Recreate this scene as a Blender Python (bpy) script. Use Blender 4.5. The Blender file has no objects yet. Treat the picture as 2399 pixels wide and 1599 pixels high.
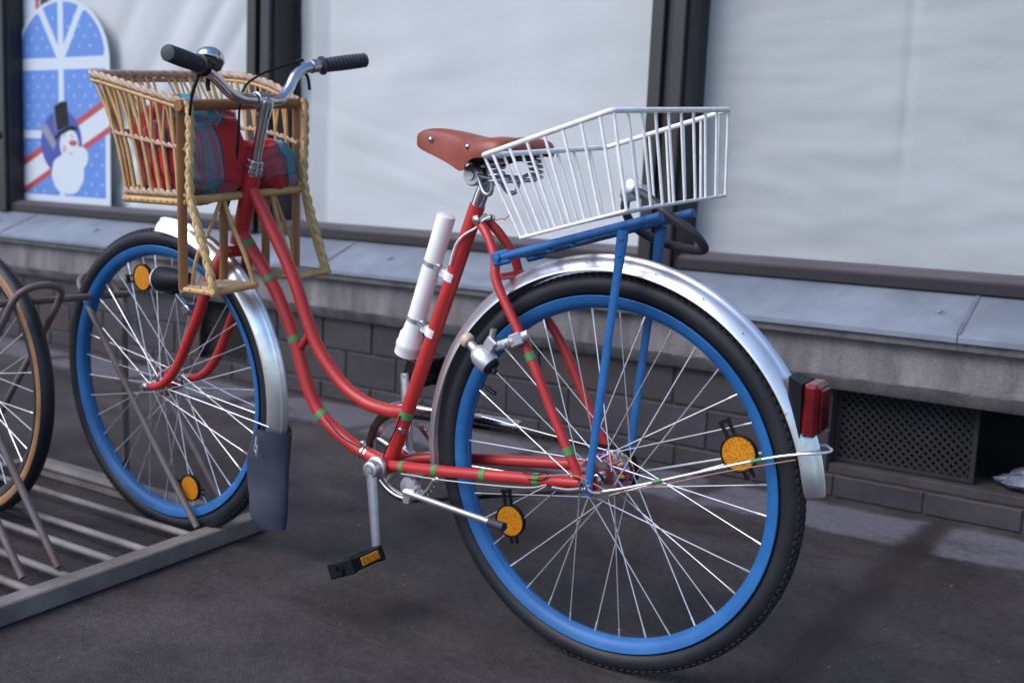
import bpy, bmesh, math, random
from mathutils import Vector, Matrix, noise

random.seed(7)
S = bpy.context.scene
COL = S.collection
PI = math.pi

# ------------------------------------------------------------------ camera, sky, sun, exposure
cam_data = bpy.data.cameras.new('camera')
cam = bpy.data.objects.new('camera', cam_data)
COL.objects.link(cam)
cam.matrix_world = Matrix((
    (0.82705616, -0.11570878, 0.55008144, 0.0),
    (0.56035784, 0.09230108, -0.82309149, 0.0),
    (0.04446579, 0.98898533, 0.14117650, 0.8507478),
    (0, 0, 0, 1)))
cam_data.sensor_width = 36.0
cam_data.lens = 38.6593
cam_data.clip_start = 0.05
cam_data.clip_end = 500
cam_data.dof.use_dof = True
cam_data.dof.focus_distance = 1.95
cam_data.dof.aperture_fstop = 4.0
S.camera = cam

SUN_ELEV, SUN_AZ = 44.0, 208.0       # azimuth of the sun, degrees clockwise from +Y
world = bpy.data.worlds.new('World')
S.world = world
world.use_nodes = True
wn = world.node_tree
wn.nodes.clear()
w_out = wn.nodes.new('ShaderNodeOutputWorld')
w_bg = wn.nodes.new('ShaderNodeBackground')
w_sky = wn.nodes.new('ShaderNodeTexSky')
w_sky.sky_type = 'NISHITA'
w_sky.sun_disc = False
w_sky.sun_elevation = math.radians(SUN_ELEV)
w_sky.sun_rotation = math.radians(SUN_AZ)
w_sky.altitude = 100
w_sky.air_density = 1.0
w_sky.dust_density = 1.0
w_sky.ozone_density = 4.5
w_bg.inputs['Strength'].default_value = 0.12
wn.links.new(w_sky.outputs[0], w_bg.inputs['Color'])
wn.links.new(w_bg.outputs[0], w_out.inputs['Surface'])

sun_data = bpy.data.lights.new('sun', 'SUN')
sun_data.energy = 1.5
sun_data.angle = math.radians(42)
sun_data.color = (1.0, 0.905, 0.885)
sun = bpy.data.objects.new('sun', sun_data)
COL.objects.link(sun)
e, a = math.radians(SUN_ELEV), math.radians(SUN_AZ)
sdir = Vector((math.sin(a) * math.cos(e), math.cos(a) * math.cos(e), math.sin(e)))
sun.rotation_euler = sdir.to_track_quat('Z', 'Y').to_euler()
sun.location = (0, -2, 6)

S.view_settings.view_transform = 'Standard'
S.view_settings.look = 'None'
S.view_settings.exposure = 0.9
S.view_settings.gamma = 1.0
S.view_settings.use_curve_mapping = False


# ------------------------------------------------------------------ materials
def nodes_of(name):
    m = bpy.data.materials.new(name)
    m.use_nodes = True
    nt = m.node_tree
    b = nt.nodes['Principled BSDF']
    return m, nt, b


def nd(nt, t, **kw):
    n = nt.nodes.new(t)
    for k, v in kw.items():
        if k in n.inputs:
            n.inputs[k].default_value = v
        else:
            setattr(n, k, v)
    return n


def c4(c):
    return (c[0], c[1], c[2], 1.0)


def mat(name, col, rough=0.5, metal=0.0, col2=None, scale=20.0, bump=0.0, bscale=60.0, coat=0.0,
        spec=0.5, detail=4.0, contrast=(0.35, 0.65), rough2=None, stretch=None, tbump=0.002, chips=None):
    """Base colour broken up by noise, fine relief from a second noise."""
    m, nt, b = nodes_of(name)
    b.inputs['Base Color'].default_value = c4(col)
    b.inputs['Roughness'].default_value = rough
    b.inputs['Metallic'].default_value = metal
    b.inputs['Specular IOR Level'].default_value = spec
    b.inputs['Coat Weight'].default_value = coat
    tc = nd(nt, 'ShaderNodeTexCoord')
    vec = tc.outputs['Object']
    if stretch:
        mp = nd(nt, 'ShaderNodeMapping')
        mp.inputs['Scale'].default_value = stretch
        nt.links.new(vec, mp.inputs[0])
        vec = mp.outputs[0]
    if col2 is not None:
        n1 = nd(nt, 'ShaderNodeTexNoise', Scale=scale, Detail=detail, Roughness=0.6)
        nt.links.new(vec, n1.inputs['Vector'])
        cr = nd(nt, 'ShaderNodeValToRGB')
        cr.color_ramp.elements[0].position = contrast[0]
        cr.color_ramp.elements[1].position = contrast[1]
        cr.color_ramp.elements[0].color = c4(col)
        cr.color_ramp.elements[1].color = c4(col2)
        nt.links.new(n1.outputs['Fac'], cr.inputs[0])
        nt.links.new(cr.outputs[0], b.inputs['Base Color'])
        if rough2 is not None:
            mr = nd(nt, 'ShaderNodeMapRange')
            mr.inputs['To Min'].default_value = rough
            mr.inputs['To Max'].default_value = rough2
            nt.links.new(n1.outputs['Fac'], mr.inputs['Value'])
            nt.links.new(mr.outputs[0], b.inputs['Roughness'])
    if chips is not None:
        # small worn or dirty spots: colour, noise scale, threshold
        nc = nd(nt, 'ShaderNodeTexNoise', Scale=chips[1], Detail=7.0, Roughness=0.72)
        nt.links.new(tc.outputs['Object'], nc.inputs['Vector'])
        mc = nd(nt, 'ShaderNodeMapRange')
        mc.inputs['From Min'].default_value = chips[2]
        mc.inputs['From Max'].default_value = chips[2] + 0.03
        mc.inputs['To Max'].default_value = 0.8
        nt.links.new(nc.outputs['Fac'], mc.inputs['Value'])
        mxc = nd(nt, 'ShaderNodeMix', data_type='RGBA')
        nt.links.new(mc.outputs[0], mxc.inputs[0])
        src = b.inputs['Base Color'].links[0].from_socket if b.inputs['Base Color'].is_linked else None
        if src:
            nt.links.new(src, mxc.inputs[6])
        else:
            mxc.inputs[6].default_value = c4(col)
        mxc.inputs[7].default_value = c4(chips[0])
        nt.links.new(mxc.outputs[2], b.inputs['Base Color'])
    if bump > 0:
        n2 = nd(nt, 'ShaderNodeTexNoise', Scale=bscale, Detail=5.0, Roughness=0.6)
        nt.links.new(vec, n2.inputs['Vector'])
        bp = nd(nt, 'ShaderNodeBump', Strength=bump, Distance=tbump)
        nt.links.new(n2.outputs['Fac'], bp.inputs['Height'])
        nt.links.new(bp.outputs[0], b.inputs['Normal'])
    return m


M = {}
M['red'] = mat('red_paint', (0.50, 0.030, 0.028), 0.33, col2=(0.42, 0.024, 0.024), scale=14, bump=0.25, bscale=55, coat=0.08, tbump=0.001, chips=((0.11, 0.03, 0.025), 46, 0.655), rough2=0.5)
M['blue'] = mat('blue_paint', (0.010, 0.100, 0.300), 0.42, col2=(0.016, 0.130, 0.355), scale=18, bump=0.25, bscale=60, coat=0.0, tbump=0.001, chips=((0.07, 0.08, 0.11), 55, 0.635), rough2=0.6)
M['tyre'] = mat('tyre_rubber', (0.009, 0.010, 0.014), 0.5, col2=(0.020, 0.020, 0.025), scale=9, bump=0.25, bscale=90, spec=0.35)
M['tread'] = mat('tyre_tread', (0.010, 0.010, 0.012), 0.8, col2=(0.022, 0.021, 0.023), scale=16, bump=0.3, bscale=60)
M['tanwall'] = mat('tan_sidewall', (0.36, 0.19, 0.085), 0.7, col2=(0.26, 0.13, 0.055), scale=20, bump=0.1)
M['chrome'] = mat('chrome', (0.72, 0.72, 0.75), 0.12, 1.0, col2=(0.6, 0.6, 0.63), scale=30, rough2=0.28)
M['alu'] = mat('polished_aluminium', (0.88, 0.87, 0.86), 0.2, 0.9, col2=(0.70, 0.69, 0.69), scale=24, rough2=0.42, bump=0.03, bscale=12, chips=((0.30, 0.30, 0.31), 60, 0.66))
M['dullalu'] = mat('dull_aluminium', (0.62, 0.63, 0.66), 0.42, 1.0, col2=(0.5, 0.5, 0.53), scale=40, rough2=0.55)
M['steel'] = mat('steel_wire', (0.86, 0.86, 0.88), 0.3, 0.75)
M['darksteel'] = mat('oily_steel', (0.10, 0.09, 0.085), 0.45, 0.8, col2=(0.05, 0.045, 0.04), scale=80)
M['chain'] = mat('chain_black', (0.007, 0.006, 0.006), 0.6, 0.0, col2=(0.016, 0.014, 0.012), scale=200, spec=0.3)
M['black'] = mat('black_plastic', (0.007, 0.008, 0.011), 0.5, spec=0.22)
M['rubber'] = mat('grip_rubber', (0.03, 0.032, 0.042), 0.55, bump=0.15, bscale=120)
M['flap'] = mat('flap_rubber', (0.042, 0.049, 0.074), 0.55, col2=(0.062, 0.07, 0.095), scale=12, bump=0.25, bscale=30)
M['white'] = mat('white_plastic', (0.86, 0.85, 0.83), 0.4, col2=(0.78, 0.77, 0.75), scale=20)
M['whitewire'] = mat('white_coated_wire', (0.92, 0.91, 0.89), 0.4, col2=(0.76, 0.74, 0.70), scale=60)
M['green'] = mat('green_tape', (0.055, 0.235, 0.07), 0.5, col2=(0.08, 0.28, 0.09), scale=60)
M['leather'] = mat('brown_leather', (0.315, 0.078, 0.050), 0.45, col2=(0.24, 0.055, 0.035), scale=12, bump=0.12, bscale=160, tbump=0.0006)
M['leatherunder'] = mat('leather_underside', (0.05, 0.018, 0.012), 0.8)
M['wicker'] = mat('peeled_willow', (0.62, 0.385, 0.155), 0.45, col2=(0.46, 0.265, 0.095), scale=26, bump=0.25, bscale=90)
M['braid'] = mat('willow_braid', (0.68, 0.48, 0.23), 0.5, col2=(0.52, 0.34, 0.14), scale=40, bump=0.3, bscale=120)
M['rimbraid'] = mat('weathered_willow', (0.54, 0.40, 0.29), 0.6, col2=(0.36, 0.25, 0.17), scale=45, bump=0.3, bscale=120)
M['slat'] = mat('brown_cane', (0.40, 0.20, 0.085), 0.42, col2=(0.29, 0.14, 0.055), scale=14, bump=0.15, bscale=60, stretch=(1, 1, 0.15))
M['wood'] = mat('varnished_rod', (0.30, 0.13, 0.05), 0.3, col2=(0.22, 0.09, 0.035), scale=10)
M['galv'] = mat('weathered_galvanised_steel', (0.27, 0.24, 0.22), 0.6, 0.1, col2=(0.15, 0.125, 0.115), scale=8, bump=0.2, bscale=80)
M['rust'] = mat('rusty_steel', (0.17, 0.14, 0.135), 0.6, 0.25, col2=(0.14, 0.07, 0.05), scale=9, bump=0.3, bscale=90, contrast=(0.5, 0.72))
M['zinc'] = mat('zinc_sheet', (0.225, 0.262, 0.312), 0.55, 0.1, col2=(0.150, 0.178, 0.215), scale=5, bump=0.15, bscale=40, detail=9, chips=((0.13, 0.14, 0.17), 26, 0.66))
M['frame'] = mat('dark_brown_frame', (0.017, 0.012, 0.015), 0.42, col2=(0.022, 0.016, 0.019), scale=4, bump=0.05)
M['framedge'] = mat('lit_frame_bead', (0.085, 0.075, 0.085), 0.5, col2=(0.06, 0.052, 0.06), scale=5)  # frame brown lightened: light on the ledge and cloth reflection painted in
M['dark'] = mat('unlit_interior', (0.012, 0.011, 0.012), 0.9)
M['mortar'] = mat('mortar', (0.062, 0.055, 0.057), 0.9, col2=(0.026, 0.022, 0.023), scale=18, bump=0.5, bscale=90)
M['grille'] = mat('dusty_iron', (0.018, 0.016, 0.018), 0.8, 0.0, col2=(0.011, 0.010, 0.011), scale=12)
M['redlens'] = mat('red_lens', (0.16, 0.004, 0.006), 0.22, coat=0.25, col2=(0.05, 0.002, 0.003), scale=30)
M['cable'] = mat('grey_black_cable', (0.038, 0.034, 0.042), 0.5)
M['inkwhite'] = mat('print_white', (0.62, 0.65, 0.72), 0.6)
M['inkblue'] = mat('print_blue', (0.10, 0.22, 0.60), 0.6, col2=(0.11, 0.235, 0.63), scale=6)
M['inknavy'] = mat('print_navy', (0.035, 0.055, 0.33), 0.6)
M['inkred'] = mat('print_red', (0.45, 0.04, 0.06), 0.6)
M['inkblack'] = mat('print_black', (0.004, 0.005, 0.010), 0.7, spec=0.05)
M['inkgrey'] = mat('print_grey', (0.25, 0.25, 0.30), 0.6)
M['inkpink'] = mat('print_pink', (0.6, 0.3, 0.4), 0.6)
M['yellow'] = mat('yellow_bristle', (0.72, 0.46, 0.03), 0.6)
M['redfluff'] = mat('red_bristle', (0.42, 0.03, 0.03), 0.6)
M['pink'] = mat('pink_bristle', (0.55, 0.12, 0.30), 0.6)
M['bluefluff'] = mat('blue_bristle', (0.05, 0.05, 0.3), 0.6)
M['brownwire'] = mat('brown_wire', (0.35, 0.20, 0.14), 0.5)
M['greywire'] = mat('pale_wire', (0.55, 0.52, 0.48), 0.5)
M['bag'] = mat('crumpled_plastic', (0.20, 0.23, 0.30), 0.16, col2=(0.04, 0.045, 0.06), scale=14, bump=0.5, bscale=30)
M['seam'] = mat('dull_seam', (0.15, 0.155, 0.185), 0.7, col2=(0.11, 0.115, 0.14), scale=20)
M['ledge'] = mat('dirty_ledge', (0.030, 0.024, 0.025), 0.85, col2=(0.050, 0.042, 0.044), scale=14, bump=0.4)
M['facade'] = mat('smooth_render', (0.22, 0.21, 0.22), 0.85, col2=(0.18, 0.17, 0.18), scale=3, bump=0.3)


def amber():
    m, nt, b = nodes_of('amber_reflector')
    tc = nd(nt, 'ShaderNodeTexCoord')
    vo = nd(nt, 'ShaderNodeTexVoronoi', Scale=330.0)
    nt.links.new(tc.outputs['Object'], vo.inputs['Vector'])
    cr = nd(nt, 'ShaderNodeValToRGB')
    cr.color_ramp.elements[0].color = (0.78, 0.34, 0.012, 1)
    cr.color_ramp.elements[1].color = (0.46, 0.15, 0.004, 1)
    cr.color_ramp.elements[1].position = 0.7
    nt.links.new(vo.outputs['Distance'], cr.inputs[0])
    nt.links.new(cr.outputs[0], b.inputs['Base Color'])
    b.inputs['Roughness'].default_value = 0.3
    bp = nd(nt, 'ShaderNodeBump', Strength=0.5, Distance=0.001)
    nt.links.new(vo.outputs['Distance'], bp.inputs['Height'])
    nt.links.new(bp.outputs[0], b.inputs['Normal'])
    return m


M['amber'] = amber()


def brick_mat(i, col, col2):
    return mat('clinker_%d' % i, col, 0.55, col2=col2, scale=9 + 3 * i, bump=0.35, bscale=70, detail=6)


BRICKS = [brick_mat(0, (0.027, 0.022, 0.026), (0.042, 0.035, 0.040)),
          brick_mat(1, (0.032, 0.026, 0.029), (0.047, 0.040, 0.043)),
          brick_mat(2, (0.038, 0.033, 0.038), (0.024, 0.020, 0.024)),
          brick_mat(3, (0.052, 0.031, 0.027), (0.032, 0.024, 0.024))]


def concrete_mat():
    m, nt, b = nodes_of('weathered_concrete')
    tc = nd(nt, 'ShaderNodeTexCoord')
    mp = nd(nt, 'ShaderNodeMapping')
    mp.inputs['Scale'].default_value = (1, 1, 0.25)
    nt.links.new(tc.outputs['Object'], mp.inputs[0])
    n1 = nd(nt, 'ShaderNodeTexNoise', Scale=9.0, Detail=7.0, Roughness=0.65)
    nt.links.new(mp.outputs[0], n1.inputs['Vector'])
    n2 = nd(nt, 'ShaderNodeTexNoise', Scale=130.0, Detail=3.0)
    nt.links.new(tc.outputs['Object'], n2.inputs['Vector'])
    cr = nd(nt, 'ShaderNodeValToRGB')
    cr.color_ramp.elements[0].position = 0.33
    cr.color_ramp.elements[0].color = (0.115, 0.102, 0.104, 1)
    cr.color_ramp.elements[1].position = 0.62
    cr.color_ramp.elements[1].color = (0.255, 0.237, 0.238, 1)
    nt.links.new(n1.outputs['Fac'], cr.inputs[0])
    mx = nd(nt, 'ShaderNodeMix', data_type='RGBA', blend_type='MULTIPLY')
    mx.inputs[0].default_value = 0.5
    nt.links.new(cr.outputs[0], mx.inputs[6])
    cr2 = nd(nt, 'ShaderNodeValToRGB')
    cr2.color_ramp.elements[0].position = 0.3
    cr2.color_ramp.elements[0].color = (0.55, 0.55, 0.55, 1)
    cr2.color_ramp.elements[1].position = 0.6
    nt.links.new(n2.outputs['Fac'], cr2.inputs[0])
    nt.links.new(cr2.outputs[0], mx.inputs[7])
    nt.links.new(mx.outputs[2], b.inputs['Base Color'])
    b.inputs['Roughness'].default_value = 0.9
    bp = nd(nt, 'ShaderNodeBump', Strength=0.5, Distance=0.004)
    nt.links.new(n2.outputs['Fac'], bp.inputs['Height'])
    nt.links.new(bp.outputs[0], b.inputs['Normal'])
    return m


M['concrete'] = concrete_mat()


def cloth_mat(name, k):
    m, nt, b = nodes_of(name)
    tc = nd(nt, 'ShaderNodeTexCoord')
    mp = nd(nt, 'ShaderNodeMapping')
    mp.inputs['Scale'].default_value = (1.0, 1.0, 2.2)
    mp.inputs['Rotation'].default_value = (0, 0.16, 0)
    nt.links.new(tc.outputs['Object'], mp.inputs[0])
    n1 = nd(nt, 'ShaderNodeTexNoise', Scale=7.0, Detail=9.0, Roughness=0.66, Distortion=0.8)
    nt.links.new(mp.outputs[0], n1.inputs['Vector'])
    n2 = nd(nt, 'ShaderNodeTexNoise', Scale=2.2, Detail=3.0)
    nt.links.new(tc.outputs['Object'], n2.inputs['Vector'])
    n3 = nd(nt, 'ShaderNodeTexNoise', Scale=210.0, Detail=4.0)
    nt.links.new(mp.outputs[0], n3.inputs['Vector'])
    cr = nd(nt, 'ShaderNodeValToRGB')
    cr.color_ramp.elements[0].position = 0.3
    cr.color_ramp.elements[0].color = (0.55 * k, 0.54 * k, 0.555 * k, 1)
    cr.color_ramp.elements[1].position = 0.7
    cr.color_ramp.elements[1].color = (0.62 * k, 0.61 * k, 0.63 * k, 1)
    nt.links.new(n2.outputs['Fac'], cr.inputs[0])
    nt.links.new(cr.outputs[0], b.inputs['Base Color'])
    b.inputs['Roughness'].default_value = 0.95
    b.inputs['Specular IOR Level'].default_value = 0.1
    b1 = nd(nt, 'ShaderNodeBump', Strength=0.22, Distance=0.008)
    nt.links.new(n1.outputs['Fac'], b1.inputs['Height'])
    b2 = nd(nt, 'ShaderNodeBump', Strength=0.6, Distance=0.0016)
    nt.links.new(n3.outputs['Fac'], b2.inputs['Height'])
    nt.links.new(b1.outputs[0], b2.inputs['Normal'])
    nt.links.new(b2.outputs[0], b.inputs['Normal'])
    return m


M['cloth'] = cloth_mat('white_cloth', 1.0)
M['shadecloth'] = cloth_mat('shade_toned_cloth', 0.78)  # white cloth darkened: shade and lens vignetting painted into its colour


def glass_mat():
    m = bpy.data.materials.new('window_glass')
    m.use_nodes = True
    nt = m.node_tree
    nt.nodes.clear()
    o = nd(nt, 'ShaderNodeOutputMaterial')
    t = nd(nt, 'ShaderNodeBsdfTransparent')
    t.inputs[0].default_value = (0.97, 0.985, 0.98, 1)
    g = nd(nt, 'ShaderNodeBsdfGlossy')
    g.inputs['Roughness'].default_value = 0.02
    f = nd(nt, 'ShaderNodeFresnel')
    gb = nd(nt, 'ShaderNodeNewGeometry')
    ir = nd(nt, 'ShaderNodeMapRange')          # the pane is thin: both faces reflect like outer ones
    ir.inputs['To Min'].default_value = 1.12
    ir.inputs['To Max'].default_value = 1 / 1.12
    nt.links.new(gb.outputs['Backfacing'], ir.inputs['Value'])
    nt.links.new(ir.outputs[0], f.inputs['IOR'])
    mx = nd(nt, 'ShaderNodeMixShader')
    nt.links.new(f.outputs[0], mx.inputs[0])
    nt.links.new(t.outputs[0], mx.inputs[1])
    nt.links.new(g.outputs[0], mx.inputs[2])
    nt.links.new(mx.outputs[0], o.inputs['Surface'])
    return m


M['glass'] = glass_mat()


def ground_mat():
    """Damp dark pavement; pale dry patches lie in a band along the foot of the wall."""
    m, nt, b = nodes_of('damp_pavement')
    tc = nd(nt, 'ShaderNodeTexCoord')
    geo = nd(nt, 'ShaderNodeNewGeometry')
    pos = geo.outputs['Position']
    n1 = nd(nt, 'ShaderNodeTexNoise', Scale=2.6, Detail=8.0, Roughness=0.65)
    n2 = nd(nt, 'ShaderNodeTexNoise', Scale=55.0, Detail=6.0, Roughness=0.7)
    n3 = nd(nt, 'ShaderNodeTexNoise', Scale=260.0, Detail=3.0)
    vo = nd(nt, 'ShaderNodeTexVoronoi', Scale=34.0, Randomness=1.0)
    for n in (n1, n2, n3, vo):
        nt.links.new(pos, n.inputs['Vector'])
    cr = nd(nt, 'ShaderNodeValToRGB')
    cr.color_ramp.elements[0].position = 0.32
    cr.color_ramp.elements[0].color = (0.023, 0.0185, 0.017, 1)
    cr.color_ramp.elements[1].position = 0.68
    cr.color_ramp.elements[1].color = (0.079, 0.068, 0.068, 1)
    nt.links.new(n1.outputs['Fac'], cr.inputs[0])
    m1 = nd(nt, 'ShaderNodeMix', data_type='RGBA', blend_type='OVERLAY')
    m1.inputs[0].default_value = 0.85
    nt.links.new(cr.outputs[0], m1.inputs[6])
    nt.links.new(n2.outputs['Fac'], m1.inputs[7])
    # pale grit specks
    sp = nd(nt, 'ShaderNodeMapRange')
    sp.inputs['From Min'].default_value = 0.05
    sp.inputs['From Max'].default_value = 0.035
    nt.links.new(vo.outputs['Distance'], sp.inputs['Value'])
    sp2 = nd(nt, 'ShaderNodeMath', operation='MULTIPLY')
    sp2.inputs[1].default_value = 0.22
    nt.links.new(sp.outputs[0], sp2.inputs[0])
    m2 = nd(nt, 'ShaderNodeMix', data_type='RGBA')
    nt.links.new(sp2.outputs[0], m2.inputs[0])
    nt.links.new(m1.outputs[2], m2.inputs[6])
    m2.inputs[7].default_value = (0.2, 0.18, 0.17, 1)
    # dry patches: band in Y, broken at the joints and by noise
    sx = nd(nt, 'ShaderNodeSeparateXYZ')
    nt.links.new(pos, sx.inputs[0])

    def mth(op, a, bb=None, c=None):
        n = nd(nt, 'ShaderNodeMath', operation=op)
        for i, v in enumerate((a, bb, c)):
            if v is None:
                continue
            if isinstance(v, (int, float)):
                n.inputs[i].default_value = v
            else:
                nt.links.new(v, n.inputs[i])
        return n.outputs[0]
    nz = nd(nt, 'ShaderNodeTexNoise', Scale=7.0, Detail=6.0, Roughness=0.65)
    nt.links.new(pos, nz.inputs['Vector'])
    wob = mth('MULTIPLY', mth('SUBTRACT', nz.outputs['Fac'], 0.5), 0.16)
    dy = mth('ABSOLUTE', mth('SUBTRACT', mth('ADD', sx.outputs[1], wob), 2.885))
    fy = mth('SUBTRACT', 0.125, dy)
    fx0 = mth('ADD', mth('DIVIDE', mth('ADD', sx.outputs[0], 0.62 + 0.62 * 20), 0.62), 0.0)
    dx = mth('ABSOLUTE', mth('SUBTRACT', mth('FRACT', fx0), 0.5))       # 0.5 at the joints
    fx = mth('MULTIPLY', mth('SUBTRACT', 0.44, mth('ADD', dx, wob)), 0.62)
    inner = mth('MINIMUM', fy, fx)
    nb = nd(nt, 'ShaderNodeTexNoise', Scale=1.7, Detail=2.0)
    nt.links.new(pos, nb.inputs['Vector'])
    inner = mth('ADD', inner, mth('MULTIPLY', mth('SUBTRACT', nb.outputs['Fac'], 0.42), 0.16))
    dry = nd(nt, 'ShaderNodeMapRange', interpolation_type='SMOOTHSTEP')
    dry.inputs['From Min'].default_value = -0.022
    dry.inputs['From Max'].default_value = 0.034
    nt.links.new(inner, dry.inputs['Value'])
    cr3 = nd(nt, 'ShaderNodeValToRGB')
    cr3.color_ramp.elements[0].color = (0.105, 0.102, 0.120, 1)
    cr3.color_ramp.elements[1].color = (0.165, 0.160, 0.182, 1)
    cr3.color_ramp.elements[0].position = 0.35
    cr3.color_ramp.elements[1].position = 0.65
    nt.links.new(n2.outputs['Fac'], cr3.inputs[0])
    m3 = nd(nt, 'ShaderNodeMix', data_type='RGBA')
    nt.links.new(dry.outputs[0], m3.inputs[0])
    nt.links.new(m2.outputs[2], m3.inputs[6])
    nt.links.new(cr3.outputs[0], m3.inputs[7])
    st = mth('ABSOLUTE', mth('ADD', mth('ADD', sx.outputs[0], 0.615), mth('MULTIPLY', wob, 0.45)))
    dmp = nd(nt, 'ShaderNodeMapRange', interpolation_type='SMOOTHSTEP')
    dmp.inputs['From Min'].default_value = 0.065
    dmp.inputs['From Max'].default_value = 0.015
    dmp.inputs['To Max'].default_value = 0.6
    nt.links.new(st, dmp.inputs['Value'])
    ns = nd(nt, 'ShaderNodeTexNoise', Scale=3.7, Detail=7.0, Roughness=0.7)
    mps = nd(nt, 'ShaderNodeMapping')
    mps.inputs['Location'].default_value = (7.3, 1.1, 0)
    mps.inputs['Scale'].default_value = (0.7, 1.5, 1)
    nt.links.new(pos, mps.inputs[0])
    nt.links.new(mps.outputs[0], ns.inputs['Vector'])
    stn_ = nd(nt, 'ShaderNodeMapRange', interpolation_type='SMOOTHSTEP')
    stn_.inputs['From Min'].default_value = 0.50
    stn_.inputs['From Max'].default_value = 0.70
    stn_.inputs['To Max'].default_value = 0.65
    nt.links.new(ns.outputs['Fac'], stn_.inputs['Value'])
    m4 = nd(nt, 'ShaderNodeMix', data_type='RGBA')
    nt.links.new(mth('MAXIMUM', dmp.outputs[0], stn_.outputs[0]), m4.inputs[0])
    nt.links.new(m3.outputs[2], m4.inputs[6])
    m4.inputs[7].default_value = (0.022, 0.017, 0.0145, 1)
    nt.links.new(m4.outputs[2], b.inputs['Base Color'])
    rr = nd(nt, 'ShaderNodeMapRange')
    rr.inputs['To Min'].default_value = 0.62
    rr.inputs['To Max'].default_value = 0.9
    nt.links.new(n1.outputs['Fac'], rr.inputs['Value'])
    nt.links.new(rr.outputs[0], b.inputs['Roughness'])
    b.inputs['Specular IOR Level'].default_value = 0.3
    bp = nd(nt, 'ShaderNodeBump', Strength=0.7, Distance=0.004)
    ad = mth('ADD', n2.outputs['Fac'], n3.outputs['Fac'])
    nt.links.new(ad, bp.inputs['Height'])
    nt.links.new(bp.outputs[0], b.inputs['Normal'])
    return m


M['ground'] = ground_mat()
M['grit'] = mat('pale_grit', (0.22, 0.20, 0.18), 0.9, col2=(0.11, 0.10, 0.085), scale=30)


def tartan():
    m, nt, b = nodes_of('tartan_wool')
    uv = nd(nt, 'ShaderNodeUVMap')
    sx = nd(nt, 'ShaderNodeSeparateXYZ')
    nt.links.new(uv.outputs[0], sx.inputs[0])
    R, T, N, W = (0.50, 0.028, 0.030), (0.070, 0.25, 0.30), (0.030, 0.030, 0.060), (0.50, 0.04, 0.07)
    # sett: position, colour
    sett = [(0.0, R), (0.33, N), (0.345, R), (0.37, N), (0.395, T), (0.52, W), (0.535, T), (0.555, W), (0.57, T), (0.69, W),
            (0.705, T), (0.725, W), (0.74, T), (0.79, N), (0.815, R), (0.86, N), (0.875, R)]

    def ramp(sock):
        f = nd(nt, 'ShaderNodeMath', operation='FRACT')
        nt.links.new(sock, f.inputs[0])
        cr = nd(nt, 'ShaderNodeValToRGB')
        cr.color_ramp.interpolation = 'CONSTANT'
        els = cr.color_ramp.elements
        els[0].position = 0
        els[0].color = c4(sett[0][1])
        els[1].position = sett[1][0]
        els[1].color = c4(sett[1][1])
        for p, c in sett[2:]:
            x = els.new(p)
            x.color = c4(c)
        nt.links.new(f.outputs[0], cr.inputs[0])
        return cr.outputs[0]
    ra, rb = ramp(sx.outputs[0]), ramp(sx.outputs[1])
    mx = nd(nt, 'ShaderNodeMix', data_type='RGBA')
    mx.inputs[0].default_value = 0.28
    nt.links.new(ra, mx.inputs[6])
    nt.links.new(rb, mx.inputs[7])
    nt.links.new(mx.outputs[2], b.inputs['Base Color'])
    b.inputs['Roughness'].default_value = 0.9
    b.inputs['Specular IOR Level'].default_value = 0.15
    b.inputs['Sheen Weight'].default_value = 0.15
    tc = nd(nt, 'ShaderNodeTexCoord')
    n = nd(nt, 'ShaderNodeTexNoise', Scale=26.0, Detail=6.0, Distortion=0.8)
    nt.links.new(tc.outputs['Object'], n.inputs['Vector'])
    bp = nd(nt, 'ShaderNodeBump', Strength=0.6, Distance=0.006)
    nt.links.new(n.outputs['Fac'], bp.inputs['Height'])
    nt.links.new(bp.outputs[0], b.inputs['Normal'])
    return m


M['tartan'] = tartan()


# ------------------------------------------------------------------ mesh helpers
def catmull(pts, n=6, closed=False):
    pts = [Vector(p) for p in pts]
    if len(pts) < 3:
        return pts
    out = []
    L = len(pts)
    segs = L if closed else L - 1
    for i in range(segs):
        if closed:
            p0, p1, p2, p3 = pts[(i - 1) % L], pts[i], pts[(i + 1) % L], pts[(i + 2) % L]
        else:
            p1, p2 = pts[i], pts[i + 1]
            p0 = pts[i - 1] if i > 0 else p1 * 2 - p2
            p3 = pts[i + 2] if i + 2 < L else p2 * 2 - p1
        for k in range(n):
            t = k / n
            out.append(0.5 * ((2 * p1) + (p2 - p0) * t + (2 * p0 - 5 * p1 + 4 * p2 - p3) * t * t + (3 * p1 - p0 - 3 * p2 + p3) * t ** 3))
    if not closed:
        out.append(pts[-1])
    return out


def frames(path, closed=False, ref=None):
    n = len(path)
    T = []
    for i in range(n):
        a_ = path[i - 1] if (i > 0 or closed) else path[i]
        b_ = path[(i + 1) % n] if (i < n - 1 or closed) else path[i]
        t = (b_ - a_)
        T.append(t.normalized() if t.length > 1e-9 else Vector((0, 0, 1)))
    up = Vector(ref) if ref else (Vector((0, 0, 1)) if abs(T[0].z) < 0.9 else Vector((1, 0, 0)))
    nrm = (up - T[0] * up.dot(T[0])).normalized()
    F = []
    for i in range(n):
        nrm = (nrm - T[i] * nrm.dot(T[i]))
        if nrm.length < 1e-6:
            nrm = T[i].orthogonal()
        nrm.normalize()
        F.append((T[i], nrm.copy(), T[i].cross(nrm)))
    return F


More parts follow.
